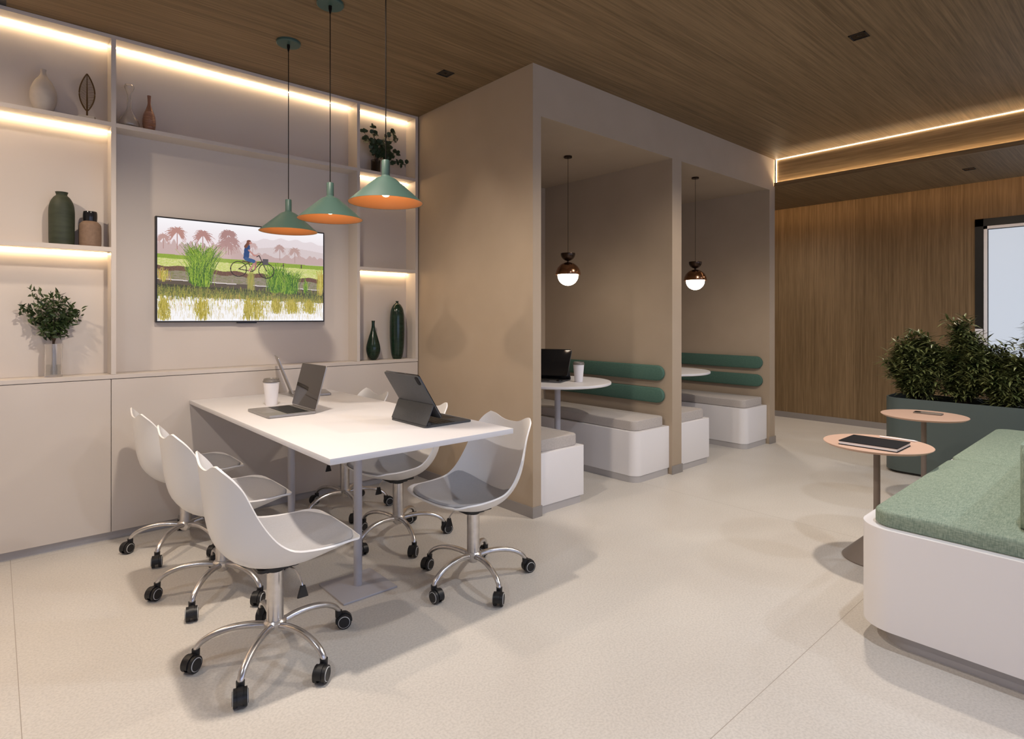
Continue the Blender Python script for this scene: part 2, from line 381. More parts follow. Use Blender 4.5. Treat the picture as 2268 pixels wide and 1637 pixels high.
# booth block
struct('wall_booth_left', B(2.505, 2.576, YF, 4.06, 0, H), M['tan'])
struct('wall_booth_middle', B(4.037, 4.169, YF, 4.06, 0, H), M['tan'])
struct('wall_booth_right', B(5.740, 5.855, YF, 4.06, 0, H), M['tan'])
struct('wall_booth_back', B(2.505, 5.855, 4.06, 4.20, 0, H), M['tan'])
for a, b_ in ((2.576, 4.037), (4.169, 5.740)):
    struct('wall_booth_header', B(a, b_, YF, 4.06, 2.518, H), M['tan'])
struct('wall_corridor_left', B(5.755, 5.855, 4.20, 6.0, 0, 2.80), M['tan'])
sk = 0.068
struct('baseboard_booth_left', B(2.497, 2.580, YF - 0.008, 2.72, 0, sk), M['skirt'])
struct('baseboard_booth_side', B(2.497, 2.505, 2.72, 3.93, 0, sk), M['skirt'])
struct('baseboard_booth_middle', B(4.030, 4.176, YF - 0.008, YF, 0, sk), M['skirt'])
struct('baseboard_booth_right', B(5.733, 5.863, YF - 0.008, YF, 0, sk), M['skirt'])
struct('baseboard_corridor', B(5.855, 5.863, YF, 6.0, 0, sk), M['skirt'])
struct('baseboard_right', B(XW - 0.012, XW, YN, 6.0, 0, 0.07), M['skirt'])
# dark slot in the ceiling at the far left
struct('trim_5', B(-0.30, 0.045, 3.72, 3.925, H - 0.004, H + 0.001), M['black'])

# LED strips of the coves
o = tag(obj('cove_light_strip', B(5.848, 5.860, YN + 0.05, 2.60, SOF + 0.009, SOF + 0.017), M['ledcove']), 'long glowing strip along the lip of the dropped oak soffit', 'light strip')
o = tag(obj('cove_light_strip', B(5.860, 5.867, YN + 0.05, 2.618, H - 0.005, H - 0.001), M['ledcove2']), 'thin glowing line where the oak fascia meets the ceiling', 'light strip')
o = tag(obj('cove_light_strip', B(5.861, 5.8675, 2.612, 2.618, SOF + 0.04, H - 0.006), M['ledcove2']), 'short upright glowing line between the far booth pillar and the fascia end', 'light strip')
o = tag(obj('wall_wash_strip', B(7.125, 7.150, YN + 0.05, 5.9, 2.615, 2.635), M['ledwall']), 'amber light strip hidden behind the soffit edge above the oak wall', 'light strip')

# daylit frosted window in the oak wall
def window1():
    y1 = 1.310; y0 = -0.75; zt = 2.246; zb = 0.85; x = XW
    o = bpy.data.objects.new('window_1', None); C.objects.link(o); o['kind'] = 'structure'; o.location = (x, y0, zb)
    bm = bmesh.new()
    for a, b_, c, d in ((y1 - 0.068, y1, 1.14, zt), (y0, y0 + 0.068, zb, zt), (y0, y1, zt - 0.075, zt)):
        box(bm, -0.02, 0.0, a - y0, b_ - y0, c - zb, d - zb)
    obj('outer_frame', bm, M['frameblack'], o)
    bm = B(-0.022, 0.0, y1 - 0.064 - y0, y1 - 0.002 - y0, 0, 1.138 - zb)
    obj('side_panel', bm, M['framewhite'], o)
    bm = bmesh.new()
    ya, yb = y1 - 0.072 - y0, 0.072
    zt2 = zt - 0.078 - zb
    for a, b_, c, d in ((ya - 0.028, ya, 0, zt2), (yb, yb + 0.028, 0, zt2), (yb, ya, zt2 - 0.028, zt2)):
        box(bm, -0.026, 0.0, a, b_, c, d)
    obj('inner_frame', bm, M['framewhite'], o)
    obj('gasket', B(-0.012, 0.0, yb + 0.028, ya - 0.028, 0, zt2 - 0.028), M['frameblack'], o)
    obj('pane', B(-0.016, -0.008, yb + 0.036, ya - 0.036, 0, zt2 - 0.036), M['frost'], o)
window1()

# ---------------------------------------------------------------- fitted wall unit
YC, YB = 3.93, 4.08
LQ = M['lacquer']
def base_cab(x0, x1, label, joints=()):
    t = thing('base_cabinet', label, 'cabinet', (x0, YC, 0))
    W = x1 - x0
    obj('carcass', B(0.002, W - 0.002, 0.02, YB - YC, 0.048, 0.905), LQ, t)
    e = [0] + [j - x0 for j in joints] + [W]
    for a, b_ in zip(e, e[1:]):
        obj('door', B(a + 0.0015, b_ - 0.0015, 0, 0.019, 0.050, 0.902, bev=0.001, seg=1), LQ, t)
    obj('toe_kick', B(0.0, W, 0.03, 0.05, 0, 0.048), M['plinth'], t)
base_cab(-1.30, 0.489, 'plain white base cabinet below the shelf with the leafy branch', (-0.40,))
base_cab(0.489, 2.497, 'plain white base cabinet below the television panel, against the table end')
o = tag(obj('countertop', B(-1.30, 2.497, YC - 0.001, YB, 0.9055, 0.929, bev=0.0015, seg=1), LQ), 'long thin white worktop running under the lit wall shelves', 'worktop')
def led(par, x0, x1, z):
    obj('light_strip', B(x0 + 0.004, x1 - 0.004, YB - YC - 0.030, YB - YC - 0.024, z - 0.005, z - 0.001), M['led'], par, loc=None)
def shelf_unit(x0, x1, label, shelves, leds, sides):
    t = thing('shelf_unit', label, 'shelving', (x0, YC, 0.929)); W = x1 - x0; D = YB - YC; zo = 0.929
    obj('back_panel', B(0, W, D - 0.008, D + 0.012, 0.001, H - zo - 0.002), LQ, t)
    s0, s1 = sides
    if s0: obj('side_panel', B(0, s0, 0, D - 0.008, 0.001, H - zo - 0.002), LQ, t)
    if s1: obj('side_panel', B(W - s1, W, 0, D - 0.008, 0.001, H - zo - 0.002), LQ, t)
    obj('top_panel', B(s0, W - s1, 0, D - 0.008, 2.813 - zo, H - zo - 0.002), LQ, t)
    for z0, z1 in shelves:
        obj('shelf', B(s0, W - s1, 0.001, D - 0.008, z0 - zo, z1 - zo), LQ, t)
    for z in leds: led(t, s0, W - s1, z - zo)
    return t
shelf_unit(-1.30, 0.512, 'left bay of lit white shelves holding the grey and green vases', ((2.320, 2.343), (1.618, 1.643)), (2.813, 2.320, 1.618), (0.023, 0.023))
shelf_unit(0.512, 1.978, 'wide middle bay of the white wall unit around the television', ((2.320, 2.343),), (2.813,), (0, 0))
shelf_unit(1.978, 2.497, 'narrow right bay of lit white shelves beside the tan booth wall', ((2.320, 2.343), (1.600, 1.624)), (2.813, 2.320, 1.600), (0.023, 0.023))

# ---------------------------------------------------------------- television with its picture
def tv_picture(W=420, Hh=256):
    rng = np.random.RandomState(3)
    img = np.zeros((Hh, W, 3)); yy, xx = np.mgrid[0:Hh, 0:W]; u = xx / W; v = yy / Hh   # v down
    def c(*a): return np.array(a) / 255.0
    def fill(mask, col, a=1.0): img[mask] = img[mask] * (1 - a) + np.array(col) * a
    def lerp(a, b, t): return a[None, None] * (1 - t[..., None]) + b[None, None] * t[..., None]
    img[:] = lerp(c(255, 252, 255), c(236, 218, 222), np.clip(v / 0.36, 0, 1))
    # misty hills at the right
    ridge = 0.17 + 0.06 * np.sin(u * 5 + 1) - 0.04 * (u - 0.6)
    hill = (v > ridge + 0.01 * np.sin(u * 60)) & (u > 0.33)
    fill(hill, c(228, 214, 216), 0.7)
    fill((v > ridge + 0.09) & (u > 0.4), c(206, 188, 184), 0.5)
    # background woods
    def palm(px, top, base, r, col, n=26, a=0.85):
        x0 = px * W
        for y in range(int(top * Hh), int(base * Hh)):
            img[y, int(x0):int(x0) + 2] = c(*col) * 0.95
        for k in range(n):
            th = -PI * 1.25 + 1.5 * PI * k / (n - 1); ln = r * W * (0.7 + 0.45 * rng.rand())
            for s in range(int(ln * 2)):
                t = s / (ln * 2); X = int(x0 + ln * t * math.cos(th)); Y = int(top * Hh + ln * (t * math.sin(th) + 0.55 * t * t))
                wd = 2 if t < 0.7 else 1
                if 0 <= X < W - wd and 0 <= Y < Hh - wd: img[Y:Y+wd, X:X+wd] = img[Y:Y+wd, X:X+wd] * (1 - a) + c(*col) * a
    tree = np.zeros(W)
    for k in range(60):
        cx = rng.rand() * W * 0.45; tree = np.maximum(tree, (0.05 + 0.07 * rng.rand()) * np.exp(-((np.arange(W) - cx) / (W * 0.02)) ** 2))
    for k in range(25):
        cx = W * (0.45 + 0.55 * rng.rand()); tree = np.maximum(tree, (0.02 + 0.03 * rng.rand()) * np.exp(-((np.arange(W) - cx) / (W * 0.02)) ** 2))
    fill((v > (0.315 - tree)[None, :]) & (v < 0.37), c(196, 166, 160), 0.8)
    palm(0.10, 0.12, 0.30, 0.06, (190, 142, 132), 40); palm(0.24, 0.13, 0.30, 0.065, (186, 140, 134), 34)
    palm(0.385, 0.10, 0.32, 0.055, (178, 138, 134), 60); palm(0.40, 0.17, 0.32, 0.06, (182, 144, 140), 50); palm(0.37, 0.2, 0.32, 0.06, (182, 144, 140), 40)
    palm(0.53, 0.20, 0.32, 0.035, (206, 176, 172)); palm(0.70, 0.20, 0.34, 0.04, (190, 158, 152)); palm(0.80, 0.22, 0.36, 0.045, (192, 160, 152)); palm(0.03, 0.18, 0.3, 0.04, (196, 158, 150))
    # fields
    n1 = rng.rand(Hh, W); st = np.repeat(rng.rand(Hh, W // 6 + 1), 6, axis=1)[:, :W]
    fld = 0.345 + 0.03 * u; fill(v > fld, c(150, 172, 60)); fill((v > fld) & (n1 > 0.6), c(120, 150, 40), 0.5)
    mid = 0.385 + 0.035 * u
    fill(v > mid, c(206, 212, 120)); fill((v > mid) & (st > 0.55), c(232, 222, 168), 0.7); fill((v > mid) & (n1 > 0.75), c(168, 190, 70), 0.6)
    b1 = 0.455 + 0.075 * u + 0.008 * np.sin(u * 40)
    fill(v > b1, c(104, 72, 58)); fill((v > b1) & (n1 > 0.6), c(132, 98, 72), 0.8)
    b2 = b1 + 0.045; fill(v > b2, c(158, 140, 128)); fill((v > b2) & (n1 > 0.55), c(136, 132, 92), 0.7); fill((v > b2) & (st > 0.7), c(120, 122, 70), 0.6)
    b3 = 0.585 + 0.065 * u; fill(v > b3, c(96, 82, 66)); fill((v > b3) & (v < b3 + 0.008) & (np.sin(u * 23) > -0.5), c(238, 226, 224))
    b4 = b3 + 0.05; fill(v > b4, c(66, 56, 46)); fill((v > b4) & (n1 > 0.5), c(92, 96, 50), 0.8)
    # water
    b5 = 0.745 + 0.05 * u
    k = np.clip((v - b4) / 0.09, 0, 1)
    fill((v > b4 + 0.02) & (n1 < k * 0.9), c(176, 168, 84), 0.7)
    wv = v > b5 + 0.02 * st
    fill(wv, c(255, 252, 252)); 
    def blades(cx, wx, y0, y1, cols, n, ln, a=0.9, sp=1.0):
        for _ in range(n):
            X = (cx + ((rng.rand() - 0.5) if wx > 0.5 else 0.30 * rng.randn()) * wx) * W; Y = (y0 + (y1 - y0) * rng.rand()) * Hh; dx = (rng.rand() - 0.5) * sp; l = ln * Hh * (0.5 + rng.rand() * 0.6); col = c(*cols[rng.randint(len(cols))])
            for s in range(int(l)):
                q = s / l; xi = int(X + dx * l * q * q * 1.0); yi = int(Y - s)
                if 0 <= xi < W and 0 <= yi < Hh: img[yi, xi] = img[yi, xi] * (1 - a) + col * a
    G = [(110, 150, 40), (150, 180, 60), (70, 110, 30), (190, 200, 90)]
    Yl = [(190, 178, 60), (216, 200, 110), (150, 140, 40), (206, 160, 90)]
    blades(0.5, 1.0, 0.68, 0.80, [(80, 92, 40), (130, 140, 60), (170, 160, 70)], 900, 0.05, 0.8, 0.4)
    blades(0.5, 1.0, 0.76, 0.90, Yl, 700, 0.05, 0.6, 0.3); blades(0.5, 1.0, 0.86, 1.0, [(226, 214, 190), (220, 200, 150), (236, 226, 210)], 700, 0.05, 0.7, 0.3)
    for cx, wx in ((0.235, 0.07), (0.50, 0.035), (0.55, 0.09), (0.68, 0.05), (0.78, 0.08), (0.90, 0.07), (0.03, 0.05)):
        for _ in range(2): blades(cx, wx, 0.82, 1.0 if cx < 0.6 else 0.93, [(182, 166, 50), (150, 136, 40), (206, 186, 90)], 160, 0.07, 0.75, 0.3)
    GG = [(84, 126, 24), (124, 160, 36), (52, 88, 24), (160, 184, 60)]
    blades(0.235, 0.08, 0.56, 0.66, GG, 620, 0.33, 0.9, 0.95); blades(0.19, 0.04, 0.58, 0.64, GG, 120, 0.17, 0.9, 0.9)
    blades(0.675, 0.07, 0.62, 0.70, GG, 330, 0.24, 0.9, 0.9); blades(0.77, 0.08, 0.64, 0.71, GG, 330, 0.20, 0.9, 0.9)
    blades(0.875, 0.02, 0.64, 0.70, GG, 60, 0.12, 0.9, 0.5); blades(0.52, 0.03, 0.58, 0.68, [(176, 160, 80), (150, 150, 70)], 110, 0.12, 0.8, 0.5); blades(0.98, 0.04, 0.6, 0.72, Yl, 110, 0.2, 0.7, 0.3)
    blades(0.03, 0.05, 0.56, 0.62, Yl, 80, 0.1, 0.8, 0.5)
    # rider on a bicycle
    asp = W / Hh * 0.6 / 0.6
    def disc(cx, cy, r, col, ring=0, sx=1.0):
        d = np.sqrt(((xx - cx * W) / sx) ** 2 + (yy - cy * Hh) ** 2); m_ = (d < r) if not ring else (abs(d - r) < ring)
        fill(m_, c(*col))
    def line(x0, y0, x1, y1, wd, col):
        ax, ay, bx, by = x0 * W, y0 * Hh, x1 * W, y1 * Hh; L2 = (bx-ax)**2 + (by-ay)**2
        t = np.clip(((xx-ax)*(bx-ax) + (yy-ay)*(by-ay)) / L2, 0, 1); d = np.hypot(xx - ax - t*(bx-ax), yy - ay - t*(by-ay)); fill(d < wd, c(*col))
    K_ = (52, 36, 28)
    disc(0.445, 0.455, 20, K_, 1.1); disc(0.615, 0.462, 20, K_, 1.1)
    line(0.445, 0.455, 0.53, 0.475, 1.1, K_); line(0.445, 0.455, 0.50, 0.39, 1.0, K_); line(0.50, 0.37, 0.53, 0.475, 1.0, K_)
    line(0.53, 0.475, 0.585, 0.365, 1.3, K_); line(0.52, 0.40, 0.585, 0.365, 1.0, K_); line(0.57, 0.30, 0.615, 0.462, 1.2, K_); line(0.57, 0.30, 0.555, 0.315, 1.2, K_)
    line(0.47, 0.372, 0.515, 0.378, 1.6, (90, 60, 40))
    fill((u > 0.592) & (u < 0.628) & (v > 0.335) & (v < 0.395), c(92, 84, 84))
    SK = (196, 140, 130)
    line(0.545, 0.375, 0.51, 0.465, 2.6, SK); line(0.55, 0.37, 0.545, 0.45, 2.2, (170, 118, 104))
    line(0.497, 0.215, 0.49, 0.33, 7.0, (44, 74, 122)); line(0.49, 0.345, 0.535, 0.365, 5.0, (60, 90, 136)); line(0.505, 0.25, 0.54, 0.305, 2.0, SK); line(0.54, 0.305, 0.56, 0.30, 1.6, SK)
    line(0.505, 0.17, 0.487, 0.215, 4.0, (120, 74, 54)); disc(0.507, 0.165, 6.0, (126, 78, 58)); disc(0.517, 0.172, 3.4, SK)
    disc(0.725, 0.39, 2.0, (80, 60, 56)); line(0.725, 0.37, 0.725, 0.41, 1.3, (84, 62, 58)); line(0.845, 0.375, 0.845, 0.41, 1.3, (84, 62, 58))
    return img
def tv():
    x0, x1, z0, z1 = 0.723, 1.776, 1.220, 1.861; W, Hh = x1 - x0, z1 - z0
    t = thing('television', 'large flat television showing a cyclist beside rice fields', 'television', ((x0 + x1)/2, 4.0715, z0))
    obj('housing', B(-W/2, W/2, -0.035, 0, 0, Hh, bev=0.003), M['tvframe'], t)
    obj('wall_bracket', B(-0.06, 0.06, -0.030, -0.004, -0.008, 0.0), M['tvframe'], t)
    img = tv_picture(); ih, iw, _ = img.shape
    lin = np.where(img <= 0.04045, img / 12.92, ((img + 0.055) / 1.055) ** 2.4)
    a, b_ = W - 0.018, Hh - 0.018
    xs = np.linspace(-a/2, a/2, iw + 1); zs = np.linspace(0.009 + b_, 0.009, ih + 1)
    V = np.stack([np.tile(xs, ih + 1), np.full((ih+1)*(iw+1), -0.0358), np.repeat(zs, iw + 1)], 1)
    r = np.arange(ih)[:, None] * (iw + 1) + np.arange(iw)[None, :]
    F = np.stack([r, r + iw + 1, r + iw + 2, r + 1], -1).reshape(-1, 4)
    me = bpy.data.meshes.new('screen'); me.from_pydata(V.tolist(), [], F.tolist())
    ca = me.color_attributes.new('picture', 'FLOAT_COLOR', 'CORNER')
    col = np.concatenate([lin.reshape(-1, 3), np.ones((ih * iw, 1))], 1); col = np.repeat(col, 4, axis=0)
    ca.data.foreach_set('color', col.astype(np.float32).ravel())
    m = mat('lit_screen_picture', (0, 0, 0), 0.25); nt, N, K, b = nodes(m)
    at = N.new('ShaderNodeAttribute'); at.attribute_name = 'picture'
    K.new(at.outputs['Color'], b.inputs['Emission Color']); b.inputs['Emission Strength'].default_value = 0.48
    me.materials.append(m)
    o = bpy.data.objects.new('screen', me); C.objects.link(o); o.parent = t
tv()

# ---------------------------------------------------------------- vases and ornaments
def smooth_prof(p, n=6): return [(max(q[0], 0.0005), q[2]) for q in spline([(r, 0, z) for r, z in p], n)]
def vase(name, label, loc, prof, m, cat='vase', inner=0.004, raw=False):
    pr = prof if raw else smooth_prof(prof)
    t = [(0.001, pr[0][1])] + pr + [(max(pr[-1][0] - inner, 0.002), pr[-1][1] - 0.001), (max(pr[-1][0] - inner, 0.002), pr[-1][1] - 0.03)]
    o = obj(name, L(t, n=48), m, None, smooth=True, loc=loc)
    return tag(o, label, cat)
Z1, Z2, Z0 = 2.3435, 1.6435, 0.9295
vase('grey_vase', 'matt grey egg-shaped vase with a narrow neck on the top left shelf', (0.196, 4.0, Z1),
     [(0.036, 0), (0.048, 0.03), (0.058, 0.075), (0.055, 0.12), (0.038, 0.165), (0.018, 0.195), (0.012, 0.215), (0.013, 0.232)], M['greyvase'])
vase('copper_vase', 'slender ribbed copper-brown bottle vase beside the clear glass vase', (0.684, 4.0, Z1),
     [(q[0] + (0.0012 * math.sin(q[1] * 700) if q[1] < 0.12 else 0), q[1]) for q in smooth_prof([(0.026, 0), (0.032, 0.03), (0.034, 0.06), (0.029, 0.10), (0.015, 0.14), (0.0085, 0.165), (0.0085, 0.19), (0.010, 0.215)], 14)], M['copper'], raw=True)
vase('green_bottle_vase', 'tall dark green stoneware bottle vase on the second left shelf', (0.274, 4.0, Z2),
     [(0.055, 0), (0.057, 0.03), (0.0575, 0.10), (0.0575, 0.185), (0.052, 0.225), (0.038, 0.255), (0.026, 0.268), (0.025, 0.274), (0.029, 0.287)], M['greenvase'])
def jar():
    t = thing('brown_jar', 'short brown stoneware jar with glossy black collar beside the green vase', 'vase', (0.400, 4.0, Z2))
    obj('body', L([(0.001, 0)] + smooth_prof([(0.049, 0), (0.052, 0.015), (0.0525, 0.07), (0.051, 0.118), (0.042, 0.133), (0.031, 0.142)])+[(0.001, 0.142)], n=48), M['brownvase'], t, smooth=True)
    obj('collar', L([(0.001, 0.139), (0.030, 0.139)] + smooth_prof([(0.032, 0.142), (0.0335, 0.165), (0.033, 0.185), (0.031, 0.196)]) + [(0.027, 0.196), (0.026, 0.17), (0.001, 0.17)], n=48), M['blackglaze'], t, smooth=True)
jar()
def tearv():
    vase('teardrop_vase', 'small dark green teardrop vase with a thin neck on the worktop', (2.145, 4.0, Z0),
         [(0.022, 0), (0.040, 0.025), (0.052, 0.07), (0.050, 0.11), (0.036, 0.165), (0.019, 0.22), (0.012, 0.255), (0.012, 0.285), (0.014, 0.297)], M['darkglaze'])
    vase('capsule_vase', 'tall dark green capsule-shaped vase at the right end of the worktop', (2.351, 4.0, Z0),
         [(0.033, 0), (0.044, 0.03), (0.053, 0.10), (0.057, 0.20), (0.056, 0.30), (0.049, 0.375), (0.032, 0.415), (0.014, 0.432), (0.010, 0.440), (0.012, 0.450)], M['darkglaze'])
tearv()
def glass_vase():
    out = smooth_prof([(0.040, 0), (0.050, 0.012), (0.052, 0.03), (0.043, 0.055), (0.026, 0.085), (0.014, 0.115), (0.0105, 0.15), (0.0105, 0.195), (0.015, 0.212), (0.024, 0.232), (0.026, 0.243), (0.020, 0.254)], 6)
    inn = [(max(r - 0.0035, 0.001), z) for r, z in reversed(out) if z > 0.014]
    bm = L([(0.001, 0)] + out + inn + [(0.001, 0.014)], n=48)
    tag(obj('glass_vase', bm, M['milkglass'], None, smooth=True, loc=(0.584, 4.0, Z1)), 'clear glass vase with flared lip and wide foot left of the copper vase', 'vase')
glass_vase()
def leaf_sculpture():
    t = thing('leaf_sculpture', 'bronze wire leaf ornament on a pale stone block', 'ornament', (0.386, 4.0, Z1), math.radians(-18))
    obj('base', B(-0.038, 0.038, -0.018, 0.018, 0, 0.026, bev=0.001), M['stonebase'], t)
    bm = bmesh.new(); n = 40; z0, z1 = 0.055, 0.262
    def wdt(k): return 0.036 * math.sin(PI * min(1, max(0, k)) ** 0.92) ** 0.85
    for s in (-1, 1):
        pts = [(s * wdt(i / n), 0, z0 + (z1 - z0) * i / n) for i in range(n + 1)]
        tube(bm, pts, 0.0034, 8)
    tube(bm, [(0, 0, 0.024), (0, 0, z0), (0, 0, z1)], [0.005, 0.0045, 0.0015], 8)
    obj('leaf_frame', bm, M['leafmetal'], t, smooth=True)
    bm = bmesh.new()
    for i in range(3, 34):
        k = i / 34
        for s in (-1, 1):
            k2 = min(0.98, k + 0.035); tube(bm, [(0, 0, z0 + (z1 - z0) * k), (s * wdt(k2) , 0, z0 + (z1 - z0) * k2)], 0.0014, 5)
    obj('leaf_veins', bm, M['leafmetal'], t)
leaf_sculpture()

# leaves
def add_leaf(bm, p, d, up, ln, wd, fold=0.25, tip=0.0, shape='lance'):
    d = d.normalized(); s = d.cross(up)
    if s.length < 1e-3: s = d.cross(Vector((1, 0, 0)))
    s.normalize(); nrm = s.cross(d).normalized()
    if shape == 'lance': st = ((0, 0.05), (0.3, 0.85), (0.6, 0.9), (1.0, 0.0))
    else: st = ((0, 0.1), (0.25, 0.85), (0.7, 0.95), (1.0, 0.1))
    L_, Mi, R_ = [], [], []
    for t, k in st:
        c = p + d * ln * t + nrm * (-tip * ln * t * t); w2 = wd * 0.5 * k
        Mi.append(bm.verts.new(c))
        L_.append(bm.verts.new(c - s * w2 + nrm * fold * w2)); R_.append(bm.verts.new(c + s * w2 + nrm * fold * w2))
    for i in range(3):
        bm.faces.new((L_[i], Mi[i], Mi[i+1], L_[i+1])); bm.faces.new((Mi[i], R_[i], R_[i+1], Mi[i+1]))
def rvec(): 
    while True:
        v = Vector((random.uniform(-1, 1), random.uniform(-1, 1), random.uniform(-1, 1)))
        if 0.05 < v.length < 1: return v.normalized()
def cyl_shell(bm, r0, h, th, n=40, floor_=0.012):
    lathe(bm, [(0.001, 0), (r0, 0), (r0, h), (r0 - th, h), (r0 - th, floor_), (0.001, floor_)], n=n)

def branch_vase():
    X = 0.239
    t = thing('cylinder_vase', 'clear glass cylinder vase with a leafy branch on the left worktop', 'vase', (X, 4.0, Z0))
    bm = bmesh.new(); cyl_shell(bm, 0.039, 0.178, 0.005); obj('glass_cylinder', bm, M['milkglass'], t, smooth=True)
    obj('water', L([(0.001, 0.0125), (0.0335, 0.0125), (0.0335, 0.065), (0.001, 0.065)], n=40), M['water'], t, smooth=True)
    p = thing('leafy_branch', 'bushy dark green leafy branch standing in the clear cylinder vase', 'plant', (X, 4.0, Z0 + 0.0135))
    st = bmesh.new(); lf = bmesh.new(); R_ = random.Random(5)
    ends = []
    for k in range(9):
        a = R_.uniform(0, 2 * PI); rx = (-0.115, -0.075, -0.03, 0.0, 0.035, 0.075, 0.10, 0.05, -0.06)[k]; zz = (0.36, 0.43, 0.40, 0.42, 0.41, 0.36, 0.335, 0.27, 0.31)[k]
        y = R_.uniform(-0.06, 0.035)
        pts = spline([(R_.uniform(-0.012, 0.012), R_.uniform(-0.012, 0.012), 0.0), (R_.uniform(-0.006, 0.006), R_.uniform(-0.006, 0.006), 0.16), (rx * 0.35, y * 0.4, 0.24), (rx, y, zz)], 5)
        tube(st, pts, [0.0028 - 0.0017 * i / len(pts) for i in range(len(pts))], 6)
        for i in range(9, len(pts)):
            for m_ in range(13):
                d = (rvec() + Vector((0, 0, 0.4))); d.y *= 0.8
                q = pts[i] + Vector((R_.uniform(-1, 1) * 0.024, R_.uniform(-1, 1) * 0.018, R_.uniform(-1, 1) * 0.022))
                add_leaf(lf, q, d, rvec(), R_.uniform(0.026, 0.040), R_.uniform(0.011, 0.016), 0.3, 0.2)
    for v in list(st.verts) + list(lf.verts): v.co.y = min(v.co.y, 0.068)
    obj('stems', st, M['stem'], p, smooth=True); obj('leaves', lf, M['leaf_b'], p)
branch_vase()
def eucalyptus():
    X = 2.165
    t = thing('smoked_glass_vase', 'small smoked glass vase of eucalyptus on the top right shelf', 'vase', (X, 4.0, Z1))
    ms = mat('smoked_glass', (0.35, 0.32, 0.27), 0.05, trans=1, ior=1.4)
    bm = bmesh.new(); cyl_shell(bm, 0.036, 0.10, 0.004); obj('glass_body', bm, ms, t, smooth=True)
    p = thing('eucalyptus_stems', 'spray of round-leaved eucalyptus stems in the smoked glass vase', 'plant', (X, 4.0, Z1 + 0.0135))
    st = bmesh.new(); lf = bmesh.new(); R_ = random.Random(11)
    for (dx, dz, dy) in ((-0.12, 0.24, -0.04), (-0.05, 0.29, -0.05), (0.03, 0.20, -0.06), (0.11, 0.29, -0.05), (0.17, 0.25, -0.03), (0.17, 0.13, -0.06), (0.06, 0.14, -0.05), (-0.06, 0.16, -0.06), (0.24, 0.055, -0.05), (0.12, 0.10, -0.07), (0.10, 0.17, -0.04), (-0.02, 0.19, -0.05)):
        pts = spline([(R_.uniform(-0.012, 0.012), R_.uniform(-0.01, 0.01), 0.0), (dx * 0.1, dy * 0.1, 0.10), (dx * 0.55, dy * 0.6, 0.07 + dz * 0.6), (dx, dy, dz + 0.03)], 5)
        tube(st, pts, 0.0016, 6)
        for i in range(7, len(pts)):
            for s in (-1, 1):
                d = Vector((R_.uniform(-1, 1), R_.uniform(-0.6, 0.6), R_.uniform(-0.6, 0.9)))
                ln = R_.uniform(0.028, 0.044)
                add_leaf(lf, pts[i] + Vector((R_.uniform(-1, 1) * 0.006, 0, R_.uniform(-1, 1) * 0.006)), d, Vector((R_.uniform(-0.5, 0.5), -1, 0.3)), ln, ln * 0.85, 0.15, 0.1, 'round')
    for v in list(st.verts) + list(lf.verts): v.co.y = min(v.co.y, 0.066)
    obj('stems', st, M['stem'], p, smooth=True); obj('leaves', lf, M['leaf_c'], p)
eucalyptus()

# ---------------------------------------------------------------- conference table
TX0, TX1, TY0, TY1 = 0.882, 1.745, 1.957, 3.928
def table():
    t = thing('meeting_table', 'long white rectangular table standing end-on to the wall cabinets', 'table', ((TX0+TX1)/2, (TY0+TY1)/2, 0))
    ox, oy = (TX0+TX1)/2, (TY0+TY1)/2
    obj('tabletop', B(TX0-ox, TX1-ox, TY0-oy, TY1-oy, 0.727, 0.75, bev=0.0015, seg=2), M['tabletop'], t, smooth=True)
    for y in (2.500, 3.310):
        px, py = 1.262 - ox, y - oy
        obj('leg', L([(0.001, 0.008), (0.0195, 0.008), (0.0195, 0.7265), (0.001, 0.7265)], n=32, c=(px, py, 0)), M['powder'], t, smooth=True)
        obj('base_plate', B(px - 0.132, px + 0.132, py - 0.13, py + 0.13, 0, 0.009, bev=0.002), M['powder'], t)
table()

# ---------------------------------------------------------------- shell chairs
ROWS = [  # centre x, centre z, half width, rim x, rim z   (front to top of back)
    (0.262, 0.432, 0.165, 0.248, 0.438), (0.250, 0.424, 0.202, 0.236, 0.440), (0.205, 0.402, 0.218, 0.197, 0.445), (0.140, 0.380, 0.224, 0.132, 0.443),
    (0.060, 0.358, 0.226, 0.056, 0.447), (-0.02, 0.358, 0.225, -0.005, 0.458), (-0.090, 0.370, 0.222, -0.050, 0.488), (-0.150, 0.402, 0.218, -0.085, 0.530),
    (-0.195, 0.455, 0.212, -0.115, 0.580), (-0.216, 0.520, 0.204, -0.138, 0.630), (-0.226, 0.590, 0.196, -0.160, 0.680), (-0.232, 0.655, 0.184, -0.188, 0.728),
    (-0.236, 0.702, 0.170, -0.212, 0.764), (-0.238, 0.730, 0.146, -0.229, 0.790)]
def chair_rows(k=3):
    a = spline([(r[0], r[1], r[2]) for r in ROWS], k); b = spline([(r[3], r[4], 0) for r in ROWS], k)
    return [(p.x, p.y, p.z, q.x, q.y) for p, q in zip(a, b)]
CR = chair_rows()
def shell_pt(row, u):
    cx, cz, w_, rx, rz = row; k = abs(u) ** 2.4; z = cz + (rz - cz) * k
    if cz > 0.55: z -= 0.026 * ((cz - 0.55) / 0.18) ** 2 * max(0, (abs(u) - 0.55) / 0.45) ** 2.4
    return Vector((cx + (rx - cx) * k, w_ * math.copysign(abs(u) ** 0.92, u), z))
